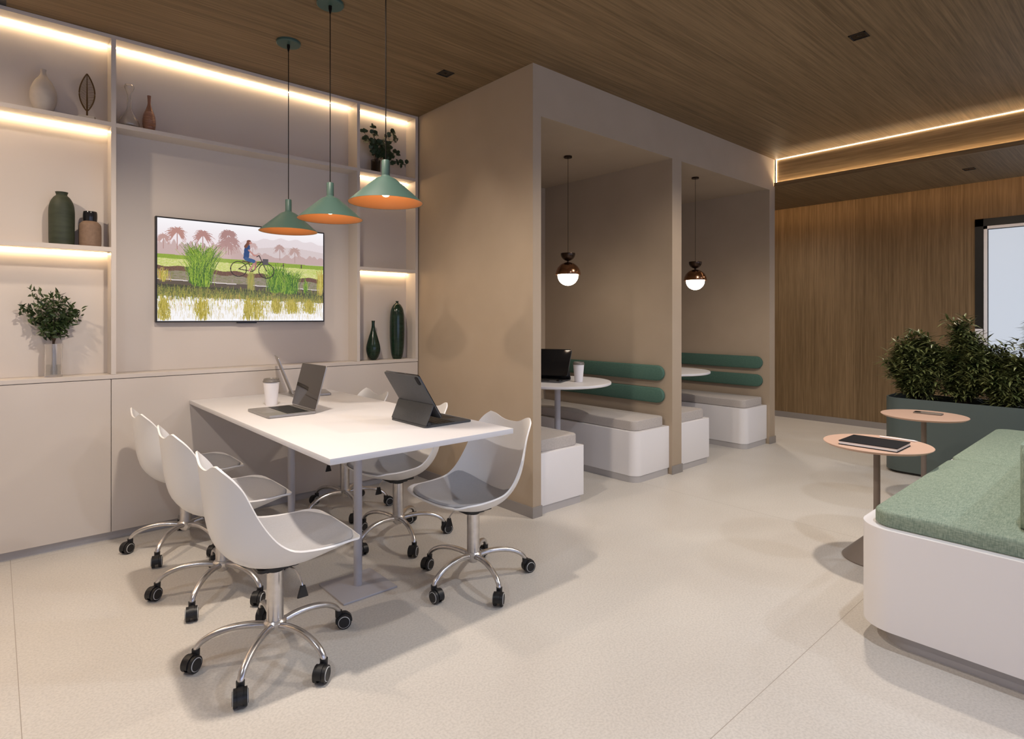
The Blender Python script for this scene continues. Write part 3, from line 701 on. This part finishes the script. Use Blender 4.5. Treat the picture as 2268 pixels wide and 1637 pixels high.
def shell_bm():
    bm = bmesh.new(); n = 20; th = 0.007
    G = [[shell_pt(r, -1 + 2 * j / n) for j in range(n + 1)] for r in CR]
    def nrm(i, j):
        a = G[min(i+1, len(G)-1)][j] - G[max(i-1, 0)][j]; b = G[i][min(j+1, n)] - G[i][max(j-1, 0)]
        v = b.cross(a); v.normalize(); return v
    top = [[bm.verts.new(G[i][j]) for j in range(n+1)] for i in range(len(G))]
    bot = []
    for i in range(len(G)):
        row = []
        for j in range(n+1):
            v = nrm(i, j); 
            if v.x < 0 and v.z < 0 : v = -v
            if v.z < 0 and i < len(G) * 0.6: v = -v
            if v.x < 0 and i >= len(G) * 0.6: v = -v
            row.append(bm.verts.new(G[i][j] - v * th))
        bot.append(row)
    I = len(G) - 1
    for i in range(I):
        for j in range(n):
            bm.faces.new((top[i][j], top[i][j+1], top[i+1][j+1], top[i+1][j])); bm.faces.new((bot[i][j], bot[i+1][j], bot[i+1][j+1], bot[i][j+1]))
    for i in range(I):
        bm.faces.new((top[i][0], top[i+1][0], bot[i+1][0], bot[i][0])); bm.faces.new((top[i][n], bot[i][n], bot[i+1][n], top[i+1][n]))
    for j in range(n):
        bm.faces.new((top[0][j], bot[0][j], bot[0][j+1], top[0][j+1])); bm.faces.new((top[I][j], top[I][j+1], bot[I][j+1], bot[I][j]))
    return bm
def row_at_x(x):   # seat part rows only
    for a, b in zip(CR, CR[1:]):
        if a[0] >= x >= b[0]:
            t = (a[0] - x) / max(a[0] - b[0], 1e-6); return tuple(p + (q - p) * t for p, q in zip(a, b))
    return CR[0]
def pad_bm():
    bm = bmesh.new(); nx, ny = 22, 16; x0, x1 = 0.255, -0.150
    T, Bt = [], []
    for i in range(nx + 1):
        s = -1 + 2 * i / nx; x = (x0 + x1)/2 + (x1 - x0)/2 * s * 1.0
        wf = (max(0.0, 1 - abs(s) ** 6)) ** (1/3.0)
        wf = max(wf, 0.5 if s < 0 else 0.25); r = row_at_x(x); a, b_ = [], []
        for j in range(ny + 1):
            q = -1 + 2 * j / ny; u = q * 0.955 * wf; p = shell_pt(r, u)
            edge = min(1.0, (1 - abs(q)) * 5 + 0.0) * min(1.0, (1 - abs(s)) * 7)
            a.append(bm.verts.new(p + Vector((0.10 if x < -0.05 else 0, 0, 1)).normalized() * (0.006 + 0.012 * math.sqrt(max(edge, 0))))); b_.append(bm.verts.new(p + Vector((0, 0, 0.0015))))
        T.append(a); Bt.append(b_)
    for i in range(nx):
        for j in range(ny):
            bm.faces.new((T[i][j], T[i][j+1], T[i+1][j+1], T[i+1][j])); bm.faces.new((Bt[i][j], Bt[i+1][j], Bt[i+1][j+1], Bt[i][j+1]))
        bm.faces.new((T[i][0], T[i+1][0], Bt[i+1][0], Bt[i][0])); bm.faces.new((T[i][ny], Bt[i][ny], Bt[i+1][ny], T[i+1][ny]))
    for j in range(ny):
        bm.faces.new((T[0][j], Bt[0][j], Bt[0][j+1], T[0][j+1])); bm.faces.new((T[nx][j], T[nx][j+1], Bt[nx][j+1], Bt[nx][j]))
    return bm
def caster_mesh():
    bm = bmesh.new(); off = 0.020; R_ = 0.0285
    for s in (-1, 1):
        cyl_y(bm, (off, s * 0.0145, R_), R_, 0.013, 28, 0)
        cyl_y(bm, (off, s * 0.0215, R_), R_ * 0.80, 0.003, 28, 1)
        cyl_y(bm, (off, s * 0.0225, R_), R_ * 0.73, 0.004, 28, 0)
    # hood over the wheels
    n = 14; pr = []
    for k in range(n + 1):
        a = math.radians(-10 + 210 * k / n); pr.append((off + (R_ + 0.004) * math.cos(a), R_ + (R_ + 0.004) * math.sin(a)))
    A = [bm.verts.new((x, -0.009, z)) for x, z in pr]; D = [bm.verts.new((x, 0.009, z)) for x, z in pr]
    A2 = [bm.verts.new((off + (x-off)*0.6, -0.009, R_ + (z-R_)*0.6)) for x, z in pr]; D2 = [bm.verts.new((off + (x-off)*0.6, 0.009, R_ + (z-R_)*0.6)) for x, z in pr]
    for k in range(n):
        bm.faces.new((A[k], A[k+1], D[k+1], D[k])); bm.faces.new((A2[k], D2[k], D2[k+1], A2[k+1]))
        bm.faces.new((A[k], A2[k], A2[k+1], A[k+1])); bm.faces.new((D[k], D[k+1], D2[k+1], D2[k]))
    bm.faces.new((A[0], D[0], D2[0], A2[0])); bm.faces.new((A[n], A2[n], D2[n], D[n]))
    lathe(bm, [(0.001, 0.045), (0.013, 0.045), (0.0135, 0.070), (0.001, 0.070)], n=16)
    return bm
CASTER = None
def make_chair(label, base_rot, cast_rot):
    global CASTER
    t = thing('office_chair', label, 'chair')
    obj('seat_shell', shell_bm(), M['shell'], t, smooth=True, angle=60)
    obj('seat_pad', pad_bm(), M['pad'], t, smooth=True, angle=60)
    bm = bmesh.new(); prism(bm, rrect(-0.075, 0.075, -0.06, 0.06, 0.02), 0.338, 0.349, bev=0.002); box(bm, -0.04, 0.04, -0.035, 0.035, 0.325, 0.340)
    lathe(bm, [(0.001, 0.349), (0.05, 0.349), (0.055, 0.362), (0.001, 0.362)], n=24)
    obj('tilt_mechanism', bm, M['black'], t)
    obj('gas_column', L([(0.001, 0.12), (0.0295, 0.12), (0.0295, 0.318), (0.028, 0.320), (0.001, 0.320)], n=36), M['chrome'], t, smooth=True)
    obj('column_ring', L([(0.001, 0.318), (0.030, 0.318), (0.030, 0.329), (0.022, 0.332), (0.001, 0.332)], n=36), M['black'], t, smooth=True)
    bm = bmesh.new(); pts = spline([(0.03, -0.03, 0.335), (0.05, -0.07, 0.325), (0.06, -0.10, 0.295), (0.062, -0.11, 0.275)], 5); tube(bm, pts, 0.0035, 8)
    lv = obj('height_lever', bm, M['chrome'], t, smooth=True)
    bm = bmesh.new(); prism(bm, rrect(-0.016, 0.016, -0.005, 0.005, 0.004, 4), -0.030, 0.012, bev=0.002)
    for v in bm.verts: v.co.x *= 0.55 + 0.75 * (0.012 - v.co.z) / 0.042
    obj('lever_paddle', bm, M['black'], lv, loc=(0.062, -0.11, 0.268))
    obj('hub', L([(0.001, 0.088), (0.020, 0.088), (0.026, 0.095), (0.040, 0.115), (0.040, 0.130), (0.032, 0.138), (0.001, 0.138)], n=36), M['chrome'], t, smooth=True)
    if CASTER is None:
        c0 = obj('caster', caster_mesh(), [M['black'], M['ring']], None, smooth=True, angle=30); CASTER = c0.data; bpy.data.objects.remove(c0)
    R_ = 0.262
    for k in range(5):
        a = math.radians(base_rot[k])
        prof = [(0.020, 0.118), (0.08, 0.128), (0.14, 0.128), (0.195, 0.117), (0.237, 0.097), (0.257, 0.078), (R_, 0.066)]
        pts = spline([(r * math.cos(a), r * math.sin(a), z) for r, z in prof], 4); n = len(pts)
        bm = bmesh.new(); tube(bm, pts, [0.0150 - 0.0045 * i / n for i in range(n)], 12, sq=0.85)
        lg = obj('leg', bm, M['chrome'], t, smooth=True)
        c = bpy.data.objects.new('caster', CASTER); C.objects.link(c); c.parent = lg
        c.location = (R_ * math.cos(a), R_ * math.sin(a), 0); c.rotation_euler = (0, 0, math.radians(cast_rot[k % len(cast_rot)]))
    return t
GRP = 'white shell office chairs around the table'
cL = make_chair('white shell chair with grey seat pad nearest the camera, left of the table', (158, 229, 289, 8, 84), (215, 255, 225, 340, 50))
cL.location = (0.775, 2.19, 0); cL.rotation_euler = (0, 0, math.radians(-2)); cL['group'] = GRP
copy_thing(cL, (0.785, 2.89, 0), math.radians(0), 'white shell chair with grey seat pad, middle of the three left of the table', GRP)
copy_thing(cL, (0.785, 3.58, 0), math.radians(0), 'white shell chair with grey seat pad left of the table, next to the base cabinets', GRP)
cR = make_chair('white shell chair with grey seat pad at the front right of the table', (-72, 11, 78, 157, 218), (20, 95, 40, 170, 300))
cR.location = (1.705, 2.20, 0); cR.rotation_euler = (0, 0, PI); cR['group'] = GRP
copy_thing(cR, (1.705, 2.89, 0), PI, 'white shell chair right of the table, its back partly behind the propped tablet', GRP)
copy_thing(cR, (1.705, 3.56, 0), PI, 'white shell chair right of the table, farthest back near the dark vases', GRP)

# ---------------------------------------------------------------- things on the table
def laptop(label, loc, rz, W=0.315, D=0.235, tilt=14, lidlen=0.236):
    # local: hinge along y at x = D, keyboard side towards x = 0
    t = thing('laptop', label, 'laptop', loc, rz)
    b = bmesh.new(); prism(b, rrect(0, D, -W/2, W/2, 0.012, 5), 0.002, 0.013, bev=0.002)
    base = obj('base', b, M['silver'], t, smooth=True)
    bm = bmesh.new(); box(bm, D - 0.145, D - 0.032, -W/2 + 0.020, W/2 - 0.020, 0.0131, 0.0136)
    kb = obj('keyboard', bm, M['keys'], base)
    bm = bmesh.new()
    for r in range(6):
        for c in range(14):
            x = D - 0.142 + r * 0.0182; y = -W/2 + 0.024 + c * (W - 0.048) / 14
            box(bm, x, x + 0.0155, y, y + (W - 0.048) / 14 - 0.003, 0.0136, 0.0146)
    obj('keys', bm, M['black'], base)
    obj('trackpad', B(0.012, 0.075, -0.055, 0.055, 0.0130, 0.0133), M['silver'], base)
    obj('feet', B(0.012, D - 0.012, -W/2 + 0.01, W/2 - 0.01, 0, 0.0025), M['black'], base)
    b = bmesh.new(); prism(b, rrect(0, lidlen, -W/2, W/2, 0.012, 5), -0.003, 0.003, bev=0.001)
    lid = obj('lid', b, M['silver'], t, smooth=True)
    lid.location = (D - 0.006, 0, 0.014); lid.rotation_euler = (0, -math.radians(90 - tilt), 0)
    b = bmesh.new(); prism(b, rrect(0.006, lidlen - 0.002, -W/2 + 0.002, W/2 - 0.002, 0.010, 5), 0.0031, 0.0036)
    obj('screen', b, M['screenoff'], lid)
    return t
laptop('open silver laptop with dark screen beside the paper cup', (1.006, 3.095, 0.7503), 0, W=0.318, D=0.245, tilt=15, lidlen=0.238)
laptop('open silver laptop seen edge-on at the far end of the table', (1.655, 3.700, 0.7503), math.radians(165), W=0.250, D=0.235, tilt=21, lidlen=0.255)
def tablet_stand(label, loc, rz):
    # local: user side +x, back (closest to the viewer) at x = 0
    t = thing('tablet_with_keyboard', label, 'tablet', loc, rz); W = 0.305
    b = bmesh.new(); prism(b, rrect(0.0, 0.262, -W/2, W/2, 0.012, 5), 0.0, 0.009, bev=0.002)
    base = obj('keyboard_base', b, M['charcoal'], t, smooth=True)
    bm = bmesh.new()
    for r in range(5):
        for c in range(14):
            x = 0.075 + r * 0.0195; y = -W/2 + 0.012 + c * (W - 0.024) / 14
            box(bm, x, x + 0.0165, y, y + (W - 0.024) / 14 - 0.003, 0.009, 0.0105)
    obj('keys', bm, M['keys'], base)
    obj('trackpad', B(0.185, 0.240, -0.05, 0.05, 0.0088, 0.0094), M['black'], base)
    bm = bmesh.new(); cyl_y(bm, (0.018, 0, 0.016), 0.0095, W + 0.006, 20)
    obj('hinge', bm, M['black'], t, smooth=True)
    def slab(name, x0, z0, x1, z1, th, m, wid=W, r=0.012):
        ln = math.hypot(x1 - x0, z1 - z0); b = bmesh.new(); prism(b, rrect(0, ln, -wid/2, wid/2, r, 5), -th/2, th/2, bev=0.001)
        o = obj(name, b, m, t, smooth=True); o.location = (x0, 0, z0); o.rotation_euler = (0, -math.atan2(z1 - z0, x1 - x0), 0); return o
    slab('stand_flap', 0.004, 0.010, 0.044, 0.100, 0.004, M['charcoal'], r=0.004)
    bk = slab('back_cover', 0.088, 0.036, -0.038, 0.238, 0.005, M['charcoal'])
    o = slab('tablet_body', 0.092, 0.039, -0.034, 0.241, 0.005, M['blackgloss'], wid=W - 0.006)
    b = bmesh.new(); prism(b, rrect(0.188, 0.232, -W/2 + 0.010, -W/2 + 0.036, 0.011, 5), 0.0025, 0.0050)
    for v in b.verts: v.co.z = v.co.z
    for f in b.faces: f.material_index = 0
    cm = obj('camera_module', b, M['covermatt'], bk)
    return t, bk, cm
_t, _bk, _cm = tablet_stand('charcoal tablet propped on a folding keyboard stand at the table corner', (1.447, 2.368, 0.7503), 0)

def cup(label, loc, h=0.148):
    t = thing('paper_cup', label, 'cup', loc)
    obj('cup_body', L([(0.001, 0), (0.031, 0), (0.0315, 0.001), (0.0425, h - 0.020), (0.001, h - 0.020)], n=40), M['paper'], t, smooth=True)
    obj('cup_lid', L([(0.001, h - 0.0205), (0.0455, h - 0.0205), (0.046, h - 0.015), (0.0425, h - 0.011), (0.0415, h - 0.002), (0.039, h), (0.036, h - 0.005), (0.001, h - 0.005)], n=40), M['lid'], t, smooth=True)
    return t
cup('white paper coffee cup with grey lid beside the open laptop', (1.182, 3.40, 0.7503), 0.152)

# ---------------------------------------------------------------- cone pendants over the table
def cone_pendant(x, y, label, rim=1.744):
    t = thing('cone_pendant', label, 'pendant lamp', (x, y, 0), 0, 'green cone pendants over the table')
    obj('canopy', L([(0.001, H), (0.066, H), (0.066, H - 0.012), (0.062, H - 0.016), (0.001, H - 0.016)], n=48), M['lamp_out'], t, smooth=True)
    obj('cord_grip', L([(0.0085, H - 0.016), (0.0085, H - 0.03), (0.0045, H - 0.05), (0.003, H - 0.055)], n=16), M['cable'], t, smooth=True)
    bm = bmesh.new(); tube(bm, [(0, 0, H - 0.05), (0, 0, rim + 0.18)], 0.0024, 8); obj('cable', bm, M['cable'], t, smooth=True)
    pr = [(0.001, rim + 0.184), (0.0155, rim + 0.184), (0.0175, rim + 0.181), (0.0175, rim + 0.118)]
    cn = [(q[0], q[2]) for q in spline([(0.022, 0, rim + 0.112), (0.042, 0, rim + 0.103), (0.060, 0, rim + 0.088), (0.110, 0, rim + 0.045), (0.160, 0, rim)], 6)]
    obj('shade', L(pr + cn + [(0.1595, rim - 0.0005), (0.1575, rim + 0.0005)], n=72, cap=False), M['lamp_out'], t, smooth=True)
    inn = [(r - 0.004, z - 0.002) for r, z in cn]
    inn[-1] = (0.1575, rim + 0.0005)
    obj('shade_lining', L([(0.001, rim + 0.104)] + inn, n=72, cap=False), M['lamp_in'], t, smooth=True)
    obj('bulb', L([(0.001, rim + 0.098), (0.012, rim + 0.096), (0.014, rim + 0.075), (0.021, rim + 0.060), (0.023, rim + 0.048), (0.018, rim + 0.034), (0.009, rim + 0.027), (0.001, rim + 0.025)], n=24), M['bulb'], t, smooth=True)
    light('pendant_light', 'POINT', (x, y, rim + 0.012), 0.5, WARM, shadow_soft_size=0.02)
cone_pendant(1.266, 3.365, 'sage green cone pendant hanging in front of the television, farthest and lowest in view')
cone_pendant(1.266, 2.807, 'sage green cone pendant, middle of the three over the table')
cone_pendant(1.266, 2.249, 'sage green cone pendant, largest in view, in front of the eucalyptus shelf')

# ---------------------------------------------------------------- downlights
def downlight(x, y, z, label):
    t = thing('downlight', label, 'downlight', (x, y, z), 0, 'square black recessed downlights')
    bm = bmesh.new(); s = 0.042
    for a in ((-s, s, -s, -s + 0.006), (-s, s, s - 0.006, s), (-s, -s + 0.006, -s, s), (s - 0.006, s, -s, s)): box(bm, *a, -0.004, 0.0)
    obj('trim', bm, M['black'], t)
    obj('recess', B(-s + 0.004, s - 0.004, -s + 0.004, s - 0.004, -0.0015, 0.0), M['blackgloss'], t)
    obj('lens', L([(0.001, -0.0035), (0.008, -0.003), (0.011, -0.0015)], n=20), M['glass'], t, smooth=True)
downlight(2.19, 3.12, H, 'square black downlight in the oak ceiling above the tan booth corner')
downlight(3.64, 1.16, H, 'square black downlight in the oak ceiling near the top right')
downlight(6.42, 1.17, SOF, 'square black downlight in the dropped soffit before the oak wall')

# ---------------------------------------------------------------- booths
def bench(x0, x1, y0, label, rc, rz_top=0.385):
    t = thing('booth_bench', label, 'bench', (x0, y0, 0)); W = x1 - x0; D = 4.052 - y0
    cs = (0.075, 0, 0, 0) if rc == 'l' else (0, 0.012, 0, 0)
    bm = bmesh.new(); prism(bm, rrect(0, W, 0, D, 0.07, 10, cs), 0.05, rz_top, bev=0.004)
    obj('bench_box', bm, M['white'], t, smooth=True)
    bm = bmesh.new(); a = 0.004 if rc == 'l' else 0.006
    prism(bm, rrect(a, W - (0.012 if rc == 'l' else 0.035), a, D, 0.07, 10, (0.07, 0, 0, 0) if rc == 'l' else (0, 0, 0, 0)), 0, 0.050)
    obj('plinth', bm, M['plinth'], t, smooth=True)
    bm = bmesh.new(); prism(bm, rrect(0.03, W - 0.035, 0.03, D, 0.04, 8, (0.05, 0.02, 0, 0) if rc == 'l' else (0.02, 0.03, 0, 0)), rz_top + 0.001, rz_top + 0.078, bev=0.010, seg=3)
    obj('seat_cushion', bm, M['cushion'], t, smooth=True, angle=70)
bench(2.578, 3.000, 2.640, 'white bench with grey cushion at the left side of the near booth', 'r')
bench(3.598, 4.035, 2.655, 'white bench with grey cushion at the right side of the near booth', 'l')
bench(4.171, 4.628, 2.640, 'white bench with grey cushion at the left side of the far booth', 'r')
bench(5.300, 5.738, 2.655, 'white bench with grey cushion at the right side of the far booth', 'l')
def pad(xw, z0, z1, y0, label, side=-1):
    t = bmesh.new(); h = (z1 - z0) / 2; pts = []; n = 14; y1 = 4.04
    for k in range(n + 1):
        a = PI/2 + PI * k / n; pts.append((y0 + h + h * math.cos(a), h * math.sin(a)))
    for k in range(n + 1):
        a = -PI/2 + PI * k / n; pts.append((y1 - h + h * math.cos(a), h * math.sin(a)))
    prism(t, pts, 0, 0.032, bev=0.010, seg=3)
    for v in t.verts: v.co = Vector((side * v.co.z, v.co.x, v.co.y))
    tag(obj('back_pad', t, M['green'], None, smooth=True, angle=70, loc=(xw, 0, (z0+z1)/2)), label, 'backrest pad')
for xw, nm, sd in ((4.036, 'near booth', -1), (5.739, 'far booth', -1)):
    pad(xw, 0.741, 0.862, 2.690, 'long green upholstered backrest pad, upper of the two in the ' + nm, sd)
    pad(xw, 0.562, 0.681, 2.690, 'long green upholstered backrest pad, lower of the two in the ' + nm, sd)
def round_table(x, y, label, r=0.42):
    t = thing('booth_table', label, 'table', (x, y, 0))
    obj('tabletop', L([(0.001, 0.728), (r - 0.012, 0.728), (r, 0.734), (r, 0.747), (r - 0.003, 0.75), (0.001, 0.75)], n=96), M['tabletop'], t, smooth=True)
    obj('leg', L([(0.001, 0.010), (0.024, 0.010), (0.024, 0.7275), (0.001, 0.7275)], n=32), M['powder'], t, smooth=True)
    obj('base_plate', L([(0.001, 0), (0.145, 0), (0.145, 0.008), (0.026, 0.011), (0.001, 0.011)], n=64), M['powder'], t, smooth=True)
round_table(3.335, 3.215, 'round white table on a grey post in the near booth')
round_table(4.78, 3.20, 'round white table half hidden behind the middle pillar in the far booth')
cup('white paper coffee cup with grey lid on the round booth table', (3.405, 3.055, 0.7503), 0.155)
tt, _b, _c = tablet_stand('black tablet on a keyboard stand at the left edge of the booth table', (3.40, 3.33, 0.7503), math.radians(205))
bm = bmesh.new(); prism(bm, rrect(-0.026, 0.026, -0.020, 0.020, 0.018, 8), 0, 0.020, bev=0.007, seg=3)
tag(obj('earbud_case', bm, M['blackgloss'], None, smooth=True, angle=60, loc=(3.265, 3.125, 0.7503)), 'small glossy black case lying beside the booth tablet', 'case')
def globe_pendant(x, y, label, zc=2.518):
    t = thing('globe_pendant', label, 'pendant lamp', (x, y, 0), 0, 'bronze and opal globe pendants in the booths')
    obj('canopy', L([(0.001, zc), (0.032, zc), (0.032, zc - 0.012), (0.001, zc - 0.012)], n=32), M['bronzedark'], t, smooth=True)
    bm = bmesh.new(); tube(bm, [(0, 0, zc - 0.01), (0, 0, 1.745)], 0.0016, 8); obj('cable', bm, M['cable'], t, smooth=True)
    cup_ = [(0.001, 1.756), (0.056, 1.756), (0.057, 1.752)] + [(0.057 * math.cos(a), 1.750 - 0.055 * math.sin(a)) for a in [math.radians(d) for d in range(5, 80, 8)]] + [(0.008, 1.694), (0.008, 1.685)]
    obj('upper_bowl', L(cup_, n=48), M['bronzedark'], t, smooth=True)
    R_ = 0.100; zc2 = 1.586
    dome = [(0.001, zc2 + R_)] + [(R_ * math.sin(a), zc2 + R_ * math.cos(a)) for a in [math.radians(d) for d in range(4, 94, 5)]]
    dome = dome[:-1] + [(R_, zc2), (R_ - 0.003, zc2), (R_ - 0.006, zc2 + 0.010), (0.085, zc2 + 0.010)]
    obj('dome', L(dome, n=64, cap=False), M['bronze'], t, smooth=True)
    r2 = 0.0805
    obj('globe', L([(0.001, 1.582 + r2)] + [(r2 * math.sin(math.radians(d)), 1.582 + r2 * math.cos(math.radians(d))) for d in range(6, 180, 6)] + [(0.001, 1.582 - r2)], n=48), M['globe'], t, smooth=True)
globe_pendant(3.372, 3.137, 'bronze dome pendant with glowing opal globe in the near booth')
globe_pendant(4.740, 2.845, 'bronze dome pendant with glowing opal globe in the far booth')

# ---------------------------------------------------------------- lounge side
def side_table(x, y, label):
    t = thing('side_table', label, 'side table', (x, y, 0), 0); r = 0.245
    obj('tabletop', L([(0.001, 0.585), (r - 0.018, 0.585), (r - 0.003, 0.594), (r, 0.598), (r - 0.002, 0.600), (0.001, 0.600)], n=96), M['sidetop'], t, smooth=True)
    obj('stem', L([(0.001, 0.13), (0.0155, 0.13), (0.0155, 0.585), (0.001, 0.585)], n=32), M['sidestem'], t, smooth=True)
    obj('cone_base', L([(0.001, 0), (0.155, 0), (0.157, 0.006), (0.020, 0.150), (0.0155, 0.160), (0.001, 0.160)], n=64), M['sidestem'], t, smooth=True)
side_table(3.41, 1.003, 'round sand-coloured side table carrying the black notebook')
side_table(4.64, 1.088, 'round sand-coloured side table carrying the phone, before the planter')
def notebook():
    t = thing('notebook', 'black-covered notebook with white pages on the near side table', 'notebook', (3.235, 0.865, 0.6003))
    for z in (0, 0.0165): 
        bm = bmesh.new(); prism(bm, rrect(0, 0.222, 0, 0.262, 0.006, 4), z, z + 0.0035, bev=0.0008); obj('cover', bm, M['covermatt'], t, smooth=True)
    obj('pages', B(0.003, 0.219, 0.003, 0.259, 0.0035, 0.0165), M['paper'], t)
notebook()
def pencil():
    t = thing('stylus', 'slim white stylus lying beside the notebook on the side table', 'stylus', (3.585, 0.865, 0.6003), 0)
    bm = bmesh.new(); pts = [(0, 0.175, 0.0047), (0, 0.018, 0.0047), (0, 0.001, 0.0047)]; tube(bm, [pts[0], pts[1], pts[2]], [0.0045, 0.0045, 0.001], 16)
    obj('stylus_body', bm, M['paper'], t, smooth=True, angle=50)
pencil()
bm = bmesh.new(); prism(bm, rrect(0, 0.076, 0, 0.158, 0.010, 5), 0, 0.0085, bev=0.002)
ph = tag(obj('phone', bm, M['sidestem'], None, smooth=True, loc=(4.672, 1.000, 0.6003)), 'slim smartphone lying face down on the far side table', 'phone')
bm = bmesh.new(); prism(bm, rrect(0.004, 0.040, 0.118, 0.154, 0.010, 5), 0.0085, 0.011); obj('camera_module', bm, M['blackgloss'], ph)

def pillow(x0, x1, y0, y1, z0, z1, r, crown, nx=26, ny=26, edge=0.022):
    """upholstered block: rounded plan, soft top edge, crowned top"""
    bm = bmesh.new(); out = rrect(x0, x1, y0, y1, r, 8, (1, 1, 1, 1)); n = len(out); cx, cy = (x0+x1)/2, (y0+y1)/2
    def ring(ins, z):
        res = []
        for x, y in out:
            fx = (abs(x - cx) - ins) / abs(x - cx) if abs(x - cx) > ins else 0; fy = (abs(y - cy) - ins) / abs(y - cy) if abs(y - cy) > ins else 0
            res.append(bm.verts.new((cx + (x - cx) * fx, cy + (y - cy) * fy, z)))
        return res
    hx = min(x1 - x0, y1 - y0) / 2
    rings = [ring(0.006, z0), ring(0, z0 + 0.008), ring(0, z1 - edge)]
    for k in range(1, 6):
        a = math.radians(90 * k / 5); rings.append(ring(edge * (1 - math.cos(a)), z1 - edge + edge * math.sin(a)))
    for k in range(1, 9):
        q = k / 9; rings.append(ring(edge + (hx - edge - 0.01) * q, z1 + crown * (1 - (1 - q) ** 2)))
    for a, b in zip(rings, rings[1:]):
        for i in range(n): bm.faces.new((a[i], a[(i+1) % n], b[(i+1) % n], b[i]))
    bm.faces.new(list(reversed(rings[0]))); bm.faces.new(rings[-1])
    bmesh.ops.remove_doubles(bm, verts=bm.verts, dist=0.0005)
    return bm
def sofa():
    t = thing('lounge_sofa', 'white-based lounge sofa with sea green cushions at the right edge', 'sofa', (2.50, -0.02, 0))
    ox, oy = 2.50, -0.02
    bm = bmesh.new(); prism(bm, rrect(0, 2.58, 0, 0.834, 0.125, 16), 0.070, 0.450, bev=0.004); obj('sofa_base', bm, M['white'], t, smooth=True)
    bm = bmesh.new(); prism(bm, rrect(0.055, 2.52, 0.05, 0.77, 0.12, 16), 0, 0.071); obj('plinth', bm, M['plinth'], t, smooth=True)
    for a, b_ in ((2.535, 3.755), (3.760, 5.02)):
        obj('seat_cushion', pillow(a - ox, b_ - ox, 0.02 - oy, 0.768 - oy, 0.4505, 0.512, 0.07, 0.018, edge=0.016), M['sofa'], t, smooth=True, angle=80)
    bm = bmesh.new(); prism(bm, rrect(2.585 - ox, 5.00 - ox, 0.03 - oy, 0.340 - oy, 0.055, 8), 0.522, 0.812, bev=0.035, seg=5)
    obj('backrest', bm, M['sofa'], t, smooth=True, angle=80)
sofa()

def planter():
    x0, x1, y0, y1 = 5.430, 5.860, -1.30, 1.560; h = 0.605
    t = thing('planter', 'long slate green planter with rounded end behind the side tables', 'planter', (x0, y0, 0))
    out = rrect(0, x1 - x0, 0, y1 - y0, 0.13, 14); th = 0.012
    inn = rrect(th, x1 - x0 - th, th, y1 - y0 - th, 0.13 - th, 14); n = len(out)
    bm = bmesh.new(); R_ = []
    for pl, z in ((out, 0.02), (out, h), (inn, h), (inn, h - 0.10)):
        R_.append([bm.verts.new((x, y, z)) for x, y in pl])
    for a, b in zip(R_, R_[1:]):
        for i in range(n): bm.faces.new((a[i], a[(i+1) % n], b[(i+1) % n], b[i]))
    bm.faces.new(list(reversed(R_[0]))); bm.faces.new(R_[-1])
    obj('trough', bm, M['planter'], t, smooth=True)
    bm = bmesh.new(); prism(bm, rrect(0.03, x1 - x0 - 0.03, 0.03, y1 - y0 - 0.03, 0.10, 10), 0, 0.0205); obj('plinth', bm, M['black'], t)
    bm = bmesh.new(); prism(bm, rrect(th + 0.001, x1 - x0 - th - 0.001, th + 0.001, y1 - y0 - th - 0.001, 0.117, 10), h - 0.0995, h - 0.045); obj('soil', bm, M['soil'], t)
planter()
def shrub(x, y, hgt, sprd, label, seed, n_st=15):
    R_ = random.Random(seed); random.seed(seed * 7)
    z0 = 0.560
    p = thing('shrub', label, 'shrub', (x, y, z0), 0, 'glossy shrubs planted in the slate planter')
    st = bmesh.new(); lf = bmesh.new()
    for k in range(n_st):
        a = R_.uniform(0, 2*PI); rr = sprd * math.sqrt(R_.uniform(0.02, 1)); hh = hgt * (1 - 0.45 * (rr / sprd) ** 2) * R_.uniform(0.75, 1.0)
        if k == 0: rr *= 0.2; hh = hgt
        ex, ey = rr * math.cos(a) * 0.72, rr * math.sin(a)
        pts = spline([(ex * 0.15, ey * 0.15, 0), (ex * 0.45, ey * 0.45, hh * 0.4), (ex * 0.85, ey * 0.85, hh * 0.75), (ex, ey, hh)], 5)
        tube(st, pts, [0.006 - 0.0045 * i / len(pts) for i in range(len(pts))], 6)
        for i in range(3, len(pts)):
            tw = [pts[i]]
            for _ in range(2): tw.append(pts[i] + Vector((R_.uniform(-1, 1), R_.uniform(-1, 1), R_.uniform(-0.3, 0.6))) * 0.07)
            for q in tw:
                if q is not pts[i]: tube(st, [pts[i], q], 0.0018, 4)
                for m_ in range(6):
                    ang = 2*PI*m_/8 + R_.random(); el = R_.uniform(-0.1, 0.9)
                    d = Vector((math.cos(ang) * math.cos(el), math.sin(ang) * math.cos(el), math.sin(el)))
                    add_leaf(lf, q + Vector((0, 0, R_.uniform(-0.02, 0.01))), d, Vector((0, 0, 1)), R_.uniform(0.065, 0.105), R_.uniform(0.014, 0.021), 0.25, R_.uniform(0.1, 0.5))
    obj('stems', st, M['stem'], p, smooth=True); obj('leaves', lf, M['leaf_a'], p)
shrub(5.640, 1.36, 0.58, 0.175, 'glossy shrub at the rounded left end of the planter', 3, 30)
shrub(5.660, 1.07, 0.66, 0.175, 'tallest glossy shrub rising left of the frosted window edge', 8, 30)
shrub(5.640, 0.80, 0.48, 0.16, 'lower glossy shrub in the gap before the frosted window', 14, 26)
shrub(5.640, 0.55, 0.68, 0.175, 'glossy shrub at the right edge of the photo in the planter', 21, 28)
shrub(5.640, 0.25, 0.60, 0.17, 'glossy shrub just past the right edge behind the sofa', 30, 12)
